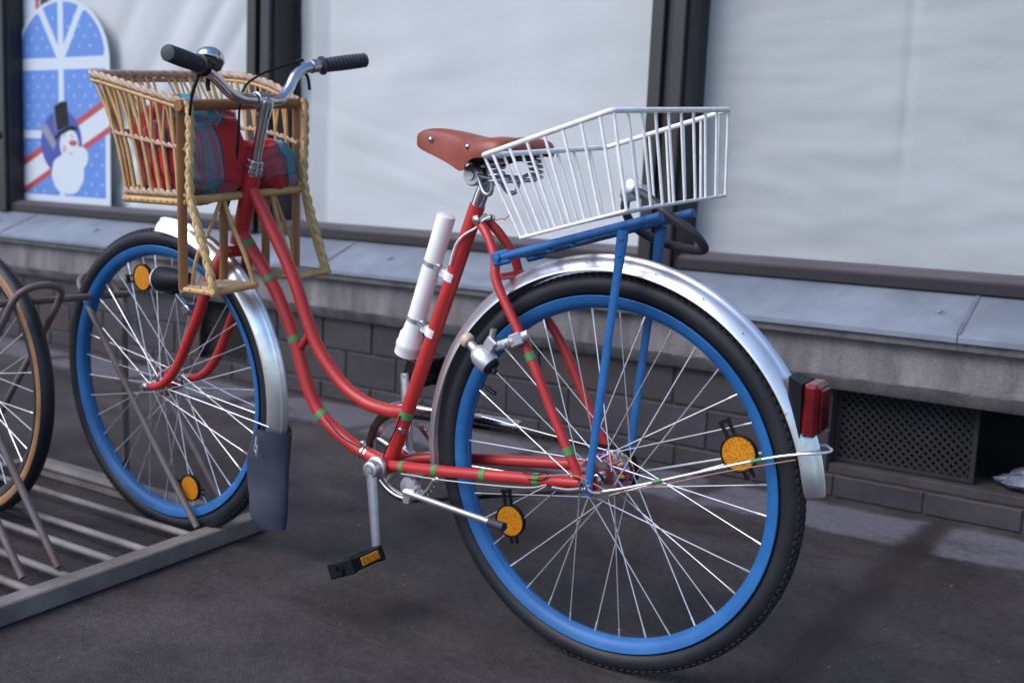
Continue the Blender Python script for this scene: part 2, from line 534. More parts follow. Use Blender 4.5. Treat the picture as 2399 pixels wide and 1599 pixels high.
class MB:
    def __init__(self):
        self.v, self.f, self.mi, self.uv = [], [], [], {}
        self.cur = 0

    def add(self, verts, faces):
        o = len(self.v)
        self.v += [Vector(x) for x in verts]
        for f in faces:
            self.f.append([o + i for i in f])
            self.mi.append(self.cur)
        return self

    def box(self, c, s, rot=None, ch=0.0):
        hx, hy, hz = s[0] / 2, s[1] / 2, s[2] / 2
        R = rot if rot is not None else Matrix.Identity(3)
        c = Vector(c)
        if ch <= 0:
            vs = [(x, y, z) for x in (-hx, hx) for y in (-hy, hy) for z in (-hz, hz)]
            fs = [(0, 1, 3, 2), (4, 6, 7, 5), (0, 4, 5, 1), (2, 3, 7, 6), (0, 2, 6, 4), (1, 5, 7, 3)]
        else:
            k = min(ch, hx * .9, hy * .9, hz * .9)
            vs, idx = [], {}
            for x in (-1, 1):
                for y in (-1, 1):
                    for z in (-1, 1):
                        idx[x, y, z, 0] = len(vs)
                        vs.append((x * hx, y * (hy - k), z * (hz - k)))
                        idx[x, y, z, 1] = len(vs)
                        vs.append((x * (hx - k), y * hy, z * (hz - k)))
                        idx[x, y, z, 2] = len(vs)
                        vs.append((x * (hx - k), y * (hy - k), z * hz))
            fs = []
            for s_ in (-1, 1):
                fs.append([idx[s_, y, z, 0] for y, z in ((-1, -1), (1, -1), (1, 1), (-1, 1))])
                fs.append([idx[x, s_, z, 1] for x, z in ((-1, -1), (1, -1), (1, 1), (-1, 1))])
                fs.append([idx[x, y, s_, 2] for x, y in ((-1, -1), (1, -1), (1, 1), (-1, 1))])
            for y in (-1, 1):
                for z in (-1, 1):
                    fs.append([idx[-1, y, z, 1], idx[1, y, z, 1], idx[1, y, z, 2], idx[-1, y, z, 2]])
            for x in (-1, 1):
                for z in (-1, 1):
                    fs.append([idx[x, -1, z, 0], idx[x, 1, z, 0], idx[x, 1, z, 2], idx[x, -1, z, 2]])
            for x in (-1, 1):
                for y in (-1, 1):
                    fs.append([idx[x, y, -1, 0], idx[x, y, 1, 0], idx[x, y, 1, 1], idx[x, y, -1, 1]])
            for x in (-1, 1):
                for y in (-1, 1):
                    for z in (-1, 1):
                        fs.append([idx[x, y, z, 0], idx[x, y, z, 1], idx[x, y, z, 2]])
        return self.add([c + R @ Vector(q) for q in vs], fs)

    def sweep(self, path, prof, closed=False, pclosed=True, caps=True, ref=None, scale=None, twist=0.0):
        """prof: 2D points (n, b) in the frame of the path."""
        path = [Vector(p) for p in path]
        F = frames(path, closed, ref)
        n, m = len(path), len(prof)
        vs = []
        for i, (t, nn, bb) in enumerate(F):
            s_ = scale(i / max(1, n - 1)) if scale else 1.0
            ca, sa = math.cos(twist * i), math.sin(twist * i)
            for (x, y) in prof:
                X, Y = x * ca - y * sa, x * sa + y * ca
                vs.append(path[i] + nn * X * s_ + bb * Y * s_)
        fs = []
        for i in range(n if closed else n - 1):
            j = (i + 1) % n
            for k in range(m if pclosed else m - 1):
                l = (k + 1) % m
                fs.append((i * m + k, i * m + l, j * m + l, j * m + k))
        if caps and not closed and pclosed:
            fs.append(list(range(m)))
            fs.append([(n - 1) * m + k for k in range(m)])
        return self.add(vs, fs)

    def tube(self, path, r, sides=10, closed=False, scale=None, caps=True, flat=1.0, ref=None):
        prof = [(r * math.cos(2 * PI * k / sides), r * flat * math.sin(2 * PI * k / sides)) for k in range(sides)]
        return self.sweep(path, prof, closed, True, caps, ref, scale)

    def lathe(self, origin, axis, prof, n=24, closed=False, ref=None):
        """prof: (along axis, radius)."""
        ax = Vector(axis).normalized()
        u = ax.orthogonal().normalized() if ref is None else Vector(ref).normalized()
        w = ax.cross(u)
        o = Vector(origin)
        vs, fs = [], []
        m = len(prof)
        for k in range(n):
            t = 2 * PI * k / n
            d = u * math.cos(t) + w * math.sin(t)
            for (h, r) in prof:
                vs.append(o + ax * h + d * r)
        for k in range(n):
            l = (k + 1) % n
            for i in range(m if closed else m - 1):
                j = (i + 1) % m
                if prof[i][1] < 1e-7 and prof[j][1] < 1e-7:
                    continue
                fs.append((k * m + i, k * m + j, l * m + j, l * m + i))
        return self.add(vs, fs)

    def rope(self, path, r, strands=3, pitch=0.03, sr=0.6, sides=6, step=0.004, closed=False):
        path = resample(path, step, closed)
        F = frames(path, closed)
        d = 0.0
        lines = [[] for _ in range(strands)]
        for i, (t, nn, bb) in enumerate(F):
            if i:
                d += (path[i] - path[i - 1]).length
            for s_ in range(strands):
                a_ = 2 * PI * (d / pitch + s_ / strands)
                lines[s_].append(path[i] + (nn * math.cos(a_) + bb * math.sin(a_)) * r * (1 - sr * 0.72))
        for l in lines:
            self.tube(l, r * sr, sides, closed)
        return self

    def plait(self, path, r, wide, pitch=0.05, step=0.004, flat=(0, 0, 1)):
        """A flat three-strand plait."""
        path = resample(path, step)
        F = frames(path, ref=flat)
        d = 0.0
        lines = [[], [], []]
        for i, (t, nn, bb) in enumerate(F):
            if i:
                d += (path[i] - path[i - 1]).length
            for s_ in range(3):
                a_ = 2 * PI * (d / pitch + s_ / 3)
                lines[s_].append(path[i] + bb * math.sin(a_) * wide + nn * math.sin(2 * a_) * r * 0.42)
        for l in lines:
            self.tube(l, r, 6, flat=1.15)
        return self

    def build(self, name, mats, parent=None, off=None, smooth=40, stuff=False):
        me = bpy.data.meshes.new(name)
        o_ = Vector(off) if off is not None else Vector((0, 0, 0))
        me.from_pydata([p - o_ for p in self.v], [], self.f)
        if not isinstance(mats, (list, tuple)):
            mats = [mats]
        for m_ in mats:
            me.materials.append(m_)
        if len(mats) > 1:
            me.polygons.foreach_set('material_index', self.mi)
        bm = bmesh.new()
        bm.from_mesh(me)
        bmesh.ops.recalc_face_normals(bm, faces=bm.faces)
        bm.to_mesh(me)
        bm.free()
        if smooth:
            me.polygons.foreach_set('use_smooth', [True] * len(me.polygons))
            me.set_sharp_from_angle(angle=math.radians(smooth))
        if self.uv:
            ul = me.uv_layers.new(name='UVMap')
            for lp in me.loops:
                ul.data[lp.index].uv = self.uv.get(lp.vertex_index, (0, 0))
        ob = bpy.data.objects.new(name, me)
        COL.objects.link(ob)
        if parent is not None:
            ob.parent = parent
        if stuff:
            ob['kind'] = 'stuff'
        return ob


def resample(path, step, closed=False):
    path = [Vector(p) for p in path]
    if closed:
        path = path + [path[0]]
    out, acc = [path[0].copy()], 0.0
    for i in range(len(path) - 1):
        a_, b_ = path[i], path[i + 1]
        L = (b_ - a_).length
        if L < 1e-9:
            continue
        t = step - acc
        while t <= L:
            out.append(a_.lerp(b_, t / L))
            t += step
        acc = L - (t - step)
    if not closed:
        if (out[-1] - path[-1]).length > step * 0.3:
            out.append(path[-1].copy())
    return out


BASES = {}


def thing(name, label, cat, matrix, group=None, kind=None):
    o = bpy.data.objects.new(name, None)
    o.empty_display_size = 0.1
    COL.objects.link(o)
    o.matrix_world = matrix
    o['label'] = label
    o['category'] = cat
    if group:
        o['group'] = group
    if kind:
        o['kind'] = kind
    return o


def empty(name, parent, loc=(0, 0, 0)):
    o = bpy.data.objects.new(name, None)
    o.empty_display_size = 0.05
    COL.objects.link(o)
    o.parent = parent
    o.location = loc
    return o


def tag(o, label, cat, group=None):
    o['label'] = label
    o['category'] = cat
    if group:
        o['group'] = group
    return o


def T3(x, y, z):
    return Matrix.Translation((x, y, z))


# frame of the red bicycle: X towards its front, Y to its left side, Z up (it leans a little)
HX = Vector((-0.99996354, -0.00853939, 0))
NX = Vector((0.00852909, -0.99875841, -0.04908042))
UX = Vector((0.00041912, -0.04907863, 0.99879483))
BIKE = Matrix((
    (HX.x, NX.x, UX.x, -0.89606241),
    (HX.y, NX.y, UX.y, 1.67461156),
    (HX.z, NX.z, UX.z, 0.0),
    (0, 0, 0, 1)))


def bike_thing(name, label, cat, base, group=None):
    return thing(name, label, cat, BIKE @ Matrix.Translation(base), group), Vector(base)


# ================================================================== SETTING: pavement
pav = bpy.data.objects.new('pavement', None)
COL.objects.link(pav)
pav['kind'] = 'structure'
sub = MB()
sub.box((-1.0, 0.6, -0.0758), (9.0, 6.6, 0.15))
sub.box((-1.0, -10.0, -0.25), (60, 80, 0.16))
bed = sub.build('joint_bed', M['ground'], pav, smooth=0)
ys = [3.30, 2.725, 2.105, 1.485, 0.865, 0.245, -0.375, -0.995]
X0, PITCH = -0.62, 1.24
for r_ in range(len(ys) - 1):
    yb, ya = ys[r_], ys[r_ + 1]
    for k in range(-5, 2):
        xa = X0 + k * PITCH
        xb = xa + PITCH
        g = 0.0007
        b_ = MB()
        hgt = 0.03
        dz = random.uniform(-0.0006, 0.0)
        b_.box(((xa + xb) / 2, (ya + yb) / 2, -hgt / 2 + dz), (PITCH - 2 * g, yb - ya - 2 * g, hgt), ch=0.0008)
        b_.build('paving_slab', M['ground'], pav, smooth=20)
# the rest of the street, seen only in reflections and from the side
far = MB()
far.box((-1.0, -20.5, -0.0165), (60, 39.0, 0.028))
far.box((-18.92, 1.15, -0.0165), (24.16, 4.29, 0.028))
far.box((16.56, 1.15, -0.0165), (30.0, 4.29, 0.028)) if False else None
far.box((15.93, 1.15, -0.0165), (30.6, 4.29, 0.028))
far.build('road', M['ground'], None, smooth=0)['kind'] = 'structure'

# loose grit and crumbs of leaf on the pavement
g_ = MB()
for i in range(230):
    x = random.uniform(-3.6, 0.1)
    y = random.uniform(0.75, 3.04)
    s = random.uniform(0.0008, 0.0024) * (1.6 if random.random() < 0.06 else 1)
    a_ = random.random() * 6.28
    pts = []
    for k in range(5):
        t = a_ + k * 1.2566
        pts.append((x + s * math.cos(t) * random.uniform(0.7, 1.3), y + s * math.sin(t) * random.uniform(0.7, 1.3), 0.0))
    top = (x, y, s * 0.9)
    g_.add(pts + [top], [(k, (k + 1) % 5, 5) for k in range(5)])
gr = g_.build('grit', M['grit'], None, smooth=0)
gr['kind'] = 'stuff'
tag(gr, 'pale grit scattered over the dark pavement', 'grit')

# ================================================================== SETTING: shop building
shop = thing('shop_building', 'shop front with dark brown window posts above a zinc sill and brick plinth', 'building', T3(0, 0, 0))
XL, XR = -9.0, 3.0
plinth = MB()
OPN = (-0.955, 1.2)              # grille and cellar opening to the right
LGR = (-3.655, -3.365)           # grille seen between the front wheel and the frame
# mortar body behind the bricks (left part, between, right end), leaving the openings free
for (xa, xb, za, zb) in ((XL, LGR[0], 0, 0.318), (LGR[0], LGR[1], 0, 0.066), (LGR[1], OPN[0], 0, 0.318), (OPN[0], OPN[1], 0, 0.066), (OPN[1], XR, 0, 0.318)):
    plinth.box(((xa + xb) / 2, 3.096 + 0.15, (za + zb) / 2), (xb - xa, 0.30, zb - za))
plw = plinth.build('brick_plinth', M['mortar'], shop, smooth=0)
brick_meshes = {}


def brick(xa, xb, za, zb, yf=3.09):
    w, h_ = round(xb - xa, 3), round(zb - za, 3)
    mi = random.choice((0, 0, 1, 1, 2, 2, 3))
    key = (w, h_, mi, random.randrange(2))
    if key not in brick_meshes:
        b_ = MB()
        b_.box((0, 0, 0), (w, 0.10, h_), ch=0.0025)
        o = b_.build('brick', BRICKS[mi], plw, smooth=20)
        brick_meshes[key] = o.data
    else:
        o = bpy.data.objects.new('brick', brick_meshes[key])
        COL.objects.link(o)
        o.parent = plw
    o.location = ((xa + xb) / 2, yf + 0.05 + random.uniform(-0.001, 0.0012), (za + zb) / 2)


def course(za, zb, x0, pitch, gap, blocks):
    k0 = math.floor((XL + 2.2 - x0) / pitch)
    for k in range(k0, 40):
        xa, xb = x0 + k * pitch + gap / 2, x0 + (k + 1) * pitch - gap / 2
        if xa > 0.9:
            break
        spans = [(xa, xb)]
        for (ba, bb) in blocks:
            ns = []
            for (p_, q_) in spans:
                if q_ <= ba or p_ >= bb:
                    ns.append((p_, q_))
                else:
                    if p_ < ba - 0.03:
                        ns.append((p_, ba))
                    if q_ > bb + 0.03:
                        ns.append((bb, q_))
            spans = ns
        for (p_, q_) in spans:
            brick(p_, q_, za, zb)


course(0.002, 0.0635, -2.949, 0.2525, 0.0085, [])
course(0.0715, 0.191, -2.822, 0.2485, 0.0085, [LGR, OPN])
course(0.199, 0.317, -2.695, 0.2485, 0.0085, [LGR, OPN])

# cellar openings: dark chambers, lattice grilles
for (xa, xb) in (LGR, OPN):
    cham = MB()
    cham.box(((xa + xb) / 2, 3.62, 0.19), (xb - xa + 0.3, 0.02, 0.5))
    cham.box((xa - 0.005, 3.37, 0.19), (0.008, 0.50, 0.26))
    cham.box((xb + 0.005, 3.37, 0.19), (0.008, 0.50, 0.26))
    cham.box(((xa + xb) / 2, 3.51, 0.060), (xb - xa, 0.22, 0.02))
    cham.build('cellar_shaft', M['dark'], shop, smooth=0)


def grille(xa, xb, za, zb, y, pitch):
    g_ = empty('vent_grille', shop)
    fr = MB()
    for (cx, cz, w, h_) in (((xa + xb) / 2, za + 0.006, xb - xa, 0.012), ((xa + xb) / 2, zb - 0.006, xb - xa, 0.012),
                            (xa + 0.007, (za + zb) / 2, 0.014, zb - za - 0.024), (xb - 0.007, (za + zb) / 2, 0.014, zb - za - 0.024)):
        fr.box((cx, y, cz), (w, 0.012, h_), ch=0.001)
    fr.build('grille_frame', M['grille'], g_, smooth=0)
    la = MB()
    x0, x1, z0, z1 = xa + 0.014, xb - 0.014, za + 0.012, zb - 0.012
    W, H = x1 - x0, z1 - z0
    for s_ in (1, -1):
        k = -H
        while k < W:
            # line x = k + t, z = t   (t from 0..H), clipped to 0..W
            t0, t1 = max(0, -k), min(H, W - k)
            if t1 - t0 > 0.004:
                pa, pb = (x0 + k + t0, z0 + t0), (x0 + k + t1, z0 + t1)
                if s_ < 0:
                    pa, pb = (pa[0], z0 + z1 - pa[1]), (pb[0], z0 + z1 - pb[1])
                L = math.hypot(pb[0] - pa[0], pb[1] - pa[1])
                ang = math.atan2(pb[1] - pa[1], pb[0] - pa[0])
                la.box(((pa[0] + pb[0]) / 2, y + 0.002 * s_, (pa[1] + pb[1]) / 2), (L, 0.003, 0.0075), Matrix.Rotation(-ang, 3, 'Y'))
            k += pitch
    la.build('lattice', M['grille'], g_, smooth=0)


grille(LGR[0], LGR[1], 0.068, 0.316, 3.135, 0.026)
grille(OPN[0], -0.565, 0.098, 0.316, 3.145, 0.0235)
lg = MB()
lg.box(((OPN[0] + OPN[1]) / 2, 3.17, 0.081), (OPN[1] - OPN[0], 0.14, 0.028), ch=0.003)
lg.build('opening_ledge', M['ledge'], shop, smooth=0)

# concrete band, mortar bed, zinc sill (profiles in Y-Z drawn along X)
def extrude_x(prof, xa, xb, nseg=1):
    b_ = MB()
    m = len(prof)
    vs = []
    for i in range(nseg + 1):
        x = xa + (xb - xa) * i / nseg
        vs += [(x, y, z) for (y, z) in prof]
    fs = []
    for i in range(nseg):
        for k in range(m):
            l = (k + 1) % m
            fs.append((i * m + k, i * m + l, (i + 1) * m + l, (i + 1) * m + k))
    fs.append(list(range(m)))
    fs.append([nseg * m + k for k in range(m)])
    return b_.add(vs, fs)


bn = MB()
prof = [(3.45, 0.3185), (3.065, 0.3185), (3.058, 0.324), (3.032, 0.357), (3.029, 0.362), (3.029, 0.474), (3.45, 0.474)]
N = 420
vs = []
for i in range(N + 1):
    x = XL + (XR - XL) * i / N
    for j, (y, z) in enumerate(prof):
        d = 0.0
        if j in (3, 4):
            d = 0.0028 * noise.noise((x * 22, j, 0)) + 0.002 * noise.noise((x * 70, j, 3))
        vs.append((x, y + d, z + d * 0.8))
m_ = len(prof)
fs = []
for i in range(N):
    for k in range(m_):
        l = (k + 1) % m_
        fs.append((i * m_ + k, i * m_ + l, (i + 1) * m_ + l, (i + 1) * m_ + k))
bn.add(vs, fs)
bn.build('concrete_band', M['concrete'], shop, smooth=30)
extrude_x([(3.45, 0.4745), (2.998, 0.4745), (2.996, 0.478), (2.996, 0.503), (3.45, 0.503)], XL, XR, 60).build('mortar_bed', M['concrete'], shop, smooth=30)
ZN = [(3.230, 0.606), (3.204, 0.606), (2.990, 0.513), (2.984, 0.509), (2.984, 0.497), (2.9815, 0.497), (2.9815, 0.511), (2.988, 0.5165), (3.203, 0.6095), (3.230, 0.6095)]
seams = [-9.0, -6.9, -4.95, -2.875, -0.612, 1.4, 3.0]
for i in range(len(seams) - 1):
    extrude_x(ZN, seams[i] + 0.0015, seams[i + 1] - 0.0015, 30).build('zinc_sill', M['zinc'], shop, smooth=25)
zd = Vector((0, 0.215, 0.0935)).normalized()
zn_ = Vector((0, -0.0935, 0.215)).normalized()
for x in seams[1:-1]:
    p0 = Vector((x, 2.99, 0.5175))
    R = Matrix((Vector((1, 0, 0)), zd, zn_)).transposed()
    sl = MB()
    sl.box(p0 + zd * 0.115 + zn_ * 0.0012, (0.013, 0.232, 0.003), R, ch=0.001)
    sl.build('seam_cover', M['seam'], shop, smooth=0)
for x in (-0.69, -2.62, -4.356, -5.13, -6.6):
    sc = MB()
    c = Vector((x, 2.99, 0.5175)) + zd * 0.108
    sc.lathe(c, zn_, [(0.0, 0.021), (0.0015, 0.020), (0.002, 0.0125), (0.007, 0.0115), (0.0085, 0.006), (0.0085, 0.0)], 18)
    sc.build('sill_screw', M['zinc'], shop, smooth=30)

# window frame: bottom rail, bead, posts, head
Z_TOP = 2.45
extrude_x([(3.36, 0.6105), (3.188, 0.6105), (3.186, 0.613), (3.186, 0.640), (3.189, 0.643), (3.36, 0.643)], XL, XR, 1).build('bottom_rail', M['frame'], shop, smooth=25)
extrude_x([(3.36, 0.6435), (3.193, 0.6435), (3.193, 0.648), (3.228, 0.664), (3.36, 0.664)], XL, XR, 1).build('glazing_bead', M['framedge'], shop, smooth=20)
extrude_x([(3.40, Z_TOP), (3.17, Z_TOP), (3.17, Z_TOP + 0.12), (3.40, Z_TOP + 0.12)], XL, XR, 1).build('head_rail', M['frame'], shop, smooth=20)
extrude_x([(3.42, Z_TOP + 0.1205), (3.06, Z_TOP + 0.1205), (3.06, 3.6), (3.42, 3.6)], XL, XR, 1).build('upper_wall', M['facade'], shop, smooth=20)


def post(xa, xb):
    b_ = MB()
    w = xb - xa
    z0, z1 = 0.6105, Z_TOP
    xm = xa + w * 0.5

    def bar(x0, x1, y0, y1):
        b_.box(((x0 + x1) / 2, (y0 + y1) / 2, (z0 + z1) / 2), (x1 - x0, y1 - y0, z1 - z0), ch=0.003)
    bar(xa, xb, 3.186, 3.38)
    bar(xa + 0.012, xm - 0.014, 3.164, 3.19)
    bar(xm + 0.014, xb - 0.012, 3.164, 3.19)
    b_.build('window_post', M['frame'], shop, smooth=20)


POSTS = [(-7.2, -7.0), (-5.38, -5.176), (-3.482, -3.326), (-1.658, -1.517), (0.33, 0.53), (2.4, 2.6)]
for p_ in POSTS:
    post(*p_)
for (pa, pb) in zip(POSTS[:-1], POSTS[1:]):
    gl = MB()
    gl.box(((pa[1] + pb[0]) / 2, 3.242, (0.65 + Z_TOP) / 2), (pb[0] - pa[1] + 0.02, 0.004, Z_TOP - 0.65 + 0.02))
    gl.build('window_pane', M['glass'], shop, smooth=0)
bk = MB()
bk.box(((XL + XR) / 2, 3.75, 1.6), (XR - XL, 0.02, 2.4))
bk.build('back_panel', M['dark'], shop, smooth=0)


# ------------------------------------------------------------------ cloths hung inside the windows
def cloth(xa, xb, fold, label, seed, m_='cloth'):
    b_ = MB()
    nx = int((xb - xa) * 80)
    nz = 130
    z0, z1 = 0.60, Z_TOP - 0.02
    for j in range(nz + 1):
        for i in range(nx + 1):
            x = xa + (xb - xa) * i / nx
            z = z0 + (z1 - z0) * j / nz
            y = 3.315 + fold(x, z) + 0.006 * noise.noise((x * 2.2 + seed, z * 3.5, 1.0))
            b_.v.append(Vector((x, y, z)))
    for j in range(nz):
        for i in range(nx):
            a_ = j * (nx + 1) + i
            b_.f.append([a_, a_ + 1, a_ + nx + 2, a_ + nx + 1])
            b_.mi.append(0)
    o = b_.build('hung_cloth', M[m_], None, off=((xa + xb) / 2, 3.315, z0), smooth=0)
    o.data.polygons.foreach_set('use_smooth', [True] * len(o.data.polygons))
    o.location = ((xa + xb) / 2, 3.315, z0)
    return tag(o, label, 'cloth', 'cloths hung inside the shop windows')


def ridge(t, w):
    return math.exp(-(t / w) ** 2)


def fold_left(x, z):
    # swags running down to the left from the upper right
    s = 0.0
    for (ox, amp, w) in ((-3.60, 0.030, 0.055), (-3.80, 0.034, 0.05), (-4.06, 0.040, 0.085), (-4.40, 0.026, 0.07)):
        xc = ox - 0.75 * (1.55 - z) - 0.25 * (1.55 - z) ** 2
        s += amp * ridge(x - xc, w)
    s += 0.012 * noise.noise((x * 4 + z * 2.2, z * 1.2, 7.0))
    return s * 0.36


def fold_mid(x, z):
    s = -0.012 * ridge(x + 3.23, 0.025) + 0.012 * ridge(x + 3.16, 0.02)
    for (z0, k, amp, w) in ((1.05, 0.28, 0.006, 0.018), (0.93, 0.30, 0.006, 0.02), (1.2, -0.1, 0.004, 0.03), (0.82, 0.18, 0.005, 0.02)):
        s += 0.38 * amp * ridge((z - z0) + k * (x + 2.9), w) * ridge(x + 2.85, 0.55)
    s += 0.005 * noise.noise((x * 3.0, z * 9.0, 4.0))
    return s


def fold_right(x, z):
    s = 0.008 * ridge(x + 0.86 + 0.02 * z, 0.012) * (1 if z > 1.1 else max(0, (z - 0.8) / 0.3))
    s += 0.006 * noise.noise((x * 2.4, z * 10.0, 9.0)) + 0.003 * noise.noise((x * 7.0, z * 22.0, 2.0))
    return s


cloth(-5.16, -3.50, fold_left, 'white cloth hanging in slanting folds beside the blue window poster', 1.0)
cloth(-3.31, -1.655, fold_mid, 'white cloth filling the shop window behind the saddle', 5.0)
cloth(-1.52, 0.35, fold_right, 'wide white cloth with painted-in shade in the shop window above the vent grille', 9.0, 'shadecloth')
cloth(-7.02, -5.32, fold_left, 'white cloth in the shop window beyond the poster post', 12.0)
cloth(0.51, 2.42, fold_right, 'white cloth in the shop window past the cellar opening', 15.0, 'shadecloth')


# ------------------------------------------------------------------ window poster
def sheet(b_, pts, y, th=0.00025):
    n = len(pts)
    vs = [(x, y, z) for x, z in pts] + [(x, y + th, z) for x, z in pts]
    fs = [list(range(n)), list(range(2 * n - 1, n - 1, -1))] + [(i, (i + 1) % n, n + (i + 1) % n, n + i) for i in range(n)]
    return b_.add(vs, fs)


YP = 3.262
px0, px1, pz0, pzs, pzt = -5.236, -4.486, 0.6655, 1.33, 1.632
pcx = (px0 + px1) / 2
pst = thing('window_poster', 'blue and white poster of an arched window with a snowman in a top hat', 'poster', T3(pcx, YP, pz0))
OFF = (pcx, YP, pz0)


def arch(m_, n=18):
    """outline inset by m_"""
    rx, rz = (px1 - px0) / 2 - m_, pzt - pzs - m_
    p = [(px0 + m_, pz0 + m_), (px1 - m_, pz0 + m_)]
    for k in range(n + 1):
        t = PI * k / n
        p.append((pcx + rx * math.cos(t), pzs + rz * math.sin(t)))
    return p


sheet(MB(), arch(0), YP, 0.0012).build('poster_sheet', M['inkwhite'], pst, off=OFF, smooth=0)
yb_ = YP - 0.0003
bar = 0.021
rx, rz = (px1 - px0) / 2 - 0.034, pzt - pzs - 0.03
zc = 1.315            # hub of the fan
# lower panes
for (xa, xb, za, zb) in ((px0 + 0.034, pcx - bar, 1.01, 1.30), (pcx + bar, px1 - 0.034, 1.01, 1.30),
                         (px0 + 0.034, pcx - bar, 0.698, 0.972), (pcx + bar, px1 - 0.034, 0.698, 1.012)):
    sheet(MB(), [(xa, za), (xb, za), (xb, zb), (xa, zb)], yb_).build('printed_pane', M['inkblue'], pst, off=OFF, smooth=0)
# fan panes: wedges of the half ellipse, each inset from the radiating bars
for (a0, a1) in ((0.0, 56.0), (56.0, 90.0), (90.0, 124.0), (124.0, 180.0)):
    a0r, a1r = math.radians(a0), math.radians(a1)
    am = (a0r + a1r) / 2
    pts = []
    rim_ = []
    for k in range(9):
        t = a0r + (a1r - a0r) * k / 8
        # ray from the hub to the ellipse
        ca, sa = math.cos(t), math.sin(t)
        L = 1 / math.sqrt((ca / rx) ** 2 + (sa / rz) ** 2)
        rim_.append(Vector((pcx + ca * L, zc + 0.03 + sa * L)))
    hub_ = Vector((pcx, zc + 0.03))
    cen = hub_ + Vector((math.cos(am), math.sin(am))) * 0.16
    # inset the two straight sides
    n0 = Vector((-math.sin(a0r), math.cos(a0r))) * (bar if a0 > 0 else 0.012)
    n1 = Vector((math.sin(a1r), -math.cos(a1r))) * (bar if a1 < 180 else 0.012)
    d0, d1 = Vector((math.cos(a0r), math.sin(a0r))), Vector((math.cos(a1r), math.sin(a1r)))
    # corner: hub + n0 + s d0 == hub + n1 + t d1
    den = d0.x * (-d1.y) + d1.x * d0.y
    rhs = n1 - n0
    s_ = (rhs.x * (-d1.y) + d1.x * rhs.y) / den if abs(den) > 1e-6 else 0.03
    corner = hub_ + n0 + d0 * s_
    poly = [corner, rim_[0] + n0 - d0 * 0.01] + rim_[1:-1] + [rim_[-1] + n1 - d1 * 0.01]
    sheet(MB(), [(p.x, p.y) for p in poly], yb_).build('printed_pane', M['inkblue'], pst, off=OFF, smooth=0)
# sloping scarf band with red borders
yb2 = YP - 0.0006


def band(zl, zr, h0, h1, name, m_, y):
    sl_ = (zr - zl) / (px1 - px0)
    sheet(MB(), [(px0 + 0.002, zl + h0), (px1 - 0.002, zr + h0), (px1 - 0.002, zr + h1), (px0 + 0.002, zl + h1)], y).build(name, m_, pst, off=OFF, smooth=0)


band(0.668, 1.000, 0.036, 0.150, 'printed_band', M['inkwhite'], yb2)
band(0.668, 1.000, 0.004, 0.036, 'printed_stripe', M['inkred'], yb2 - 0.0002)
band(0.668, 1.000, 0.140, 0.176, 'printed_stripe', M['inkred'], yb2 - 0.0002)


def ell(cx, cz, rx_, rz_, n=26, wob=0.0, seed=0):
    return [(cx + rx_ * math.cos(2 * PI * k / n) * (1 + wob * noise.noise((math.cos(2 * PI * k / n) * 2, math.sin(2 * PI * k / n) * 2, seed))),
             cz + rz_ * math.sin(2 * PI * k / n) * (1 + wob * noise.noise((math.cos(2 * PI * k / n) * 2, math.sin(2 * PI * k / n) * 2, seed)))) for k in range(n)]


y3 = YP - 0.0012
sheet(MB(), ell(-4.865, 0.955, 0.165, 0.155), y3).build('printed_oval', M['inknavy'], pst, off=OFF, smooth=0)
snow = MB()
sheet(snow, ell(-4.815, 0.805, 0.130, 0.098, 30, 0.10, 3), y3 - 0.0002)
sheet(snow, ell(-4.800, 0.945, 0.075, 0.075, 26, 0.06, 8), y3 - 0.0004)
sheet(snow, ell(-4.705, 0.885, 0.055, 0.052, 20, 0.1, 5), y3 - 0.0006)
snow.build('printed_snowman', M['inkwhite'], pst, off=OFF, smooth=0)
hat = MB()
sheet(hat, [(-4.893, 1.010), (-4.800, 1.035), (-4.815, 1.150), (-4.860, 1.150), (-4.918, 1.125)], y3 - 0.0008)
sheet(hat, [(-4.920, 0.975), (-4.880, 1.005), (-4.790, 1.035), (-4.735, 1.030), (-4.742, 1.012), (-4.800, 1.012), (-4.872, 0.985), (-4.912, 0.962)], y3 - 0.0010)
hat.build('printed_hat', M['inkblack'], pst, off=OFF, smooth=0)
sheet(MB(), [(-4.905, 1.005), (-4.897, 1.004), (-4.917, 1.105), (-4.924, 1.104)], y3 - 0.0013).build('printed_hat_shine', M['inkgrey'], pst, off=OFF, smooth=0)
sheet(MB(), [(-4.925, 0.915), (-4.905, 0.955), (-4.985, 1.045), (-5.010, 1.030), (-5.015, 1.005)], y3 - 0.0008).build('printed_broom', M['inkgrey'], pst, off=OFF, smooth=0)
sheet(MB(), ell(-4.768, 0.953, 0.032, 0.014, 14), y3 - 0.0013).build('printed_nose', M['inkred'], pst, off=OFF, smooth=0)
sheet(MB(), ell(-4.838, 0.925, 0.014, 0.019, 14), y3 - 0.0013).build('printed_cheek', M['inkpink'], pst, off=OFF, smooth=0)
eyes = MB()
for ex in (-4.838, -4.778):
    sheet(eyes, ell(ex, 0.985, 0.005, 0.008, 10), y3 - 0.0013)
sheet(eyes, ell(-4.785, 0.903, 0.016, 0.004, 10), y3 - 0.0013)
eyes.build('printed_face', M['inkgrey'], pst, off=OFF, smooth=0)
dots = MB()
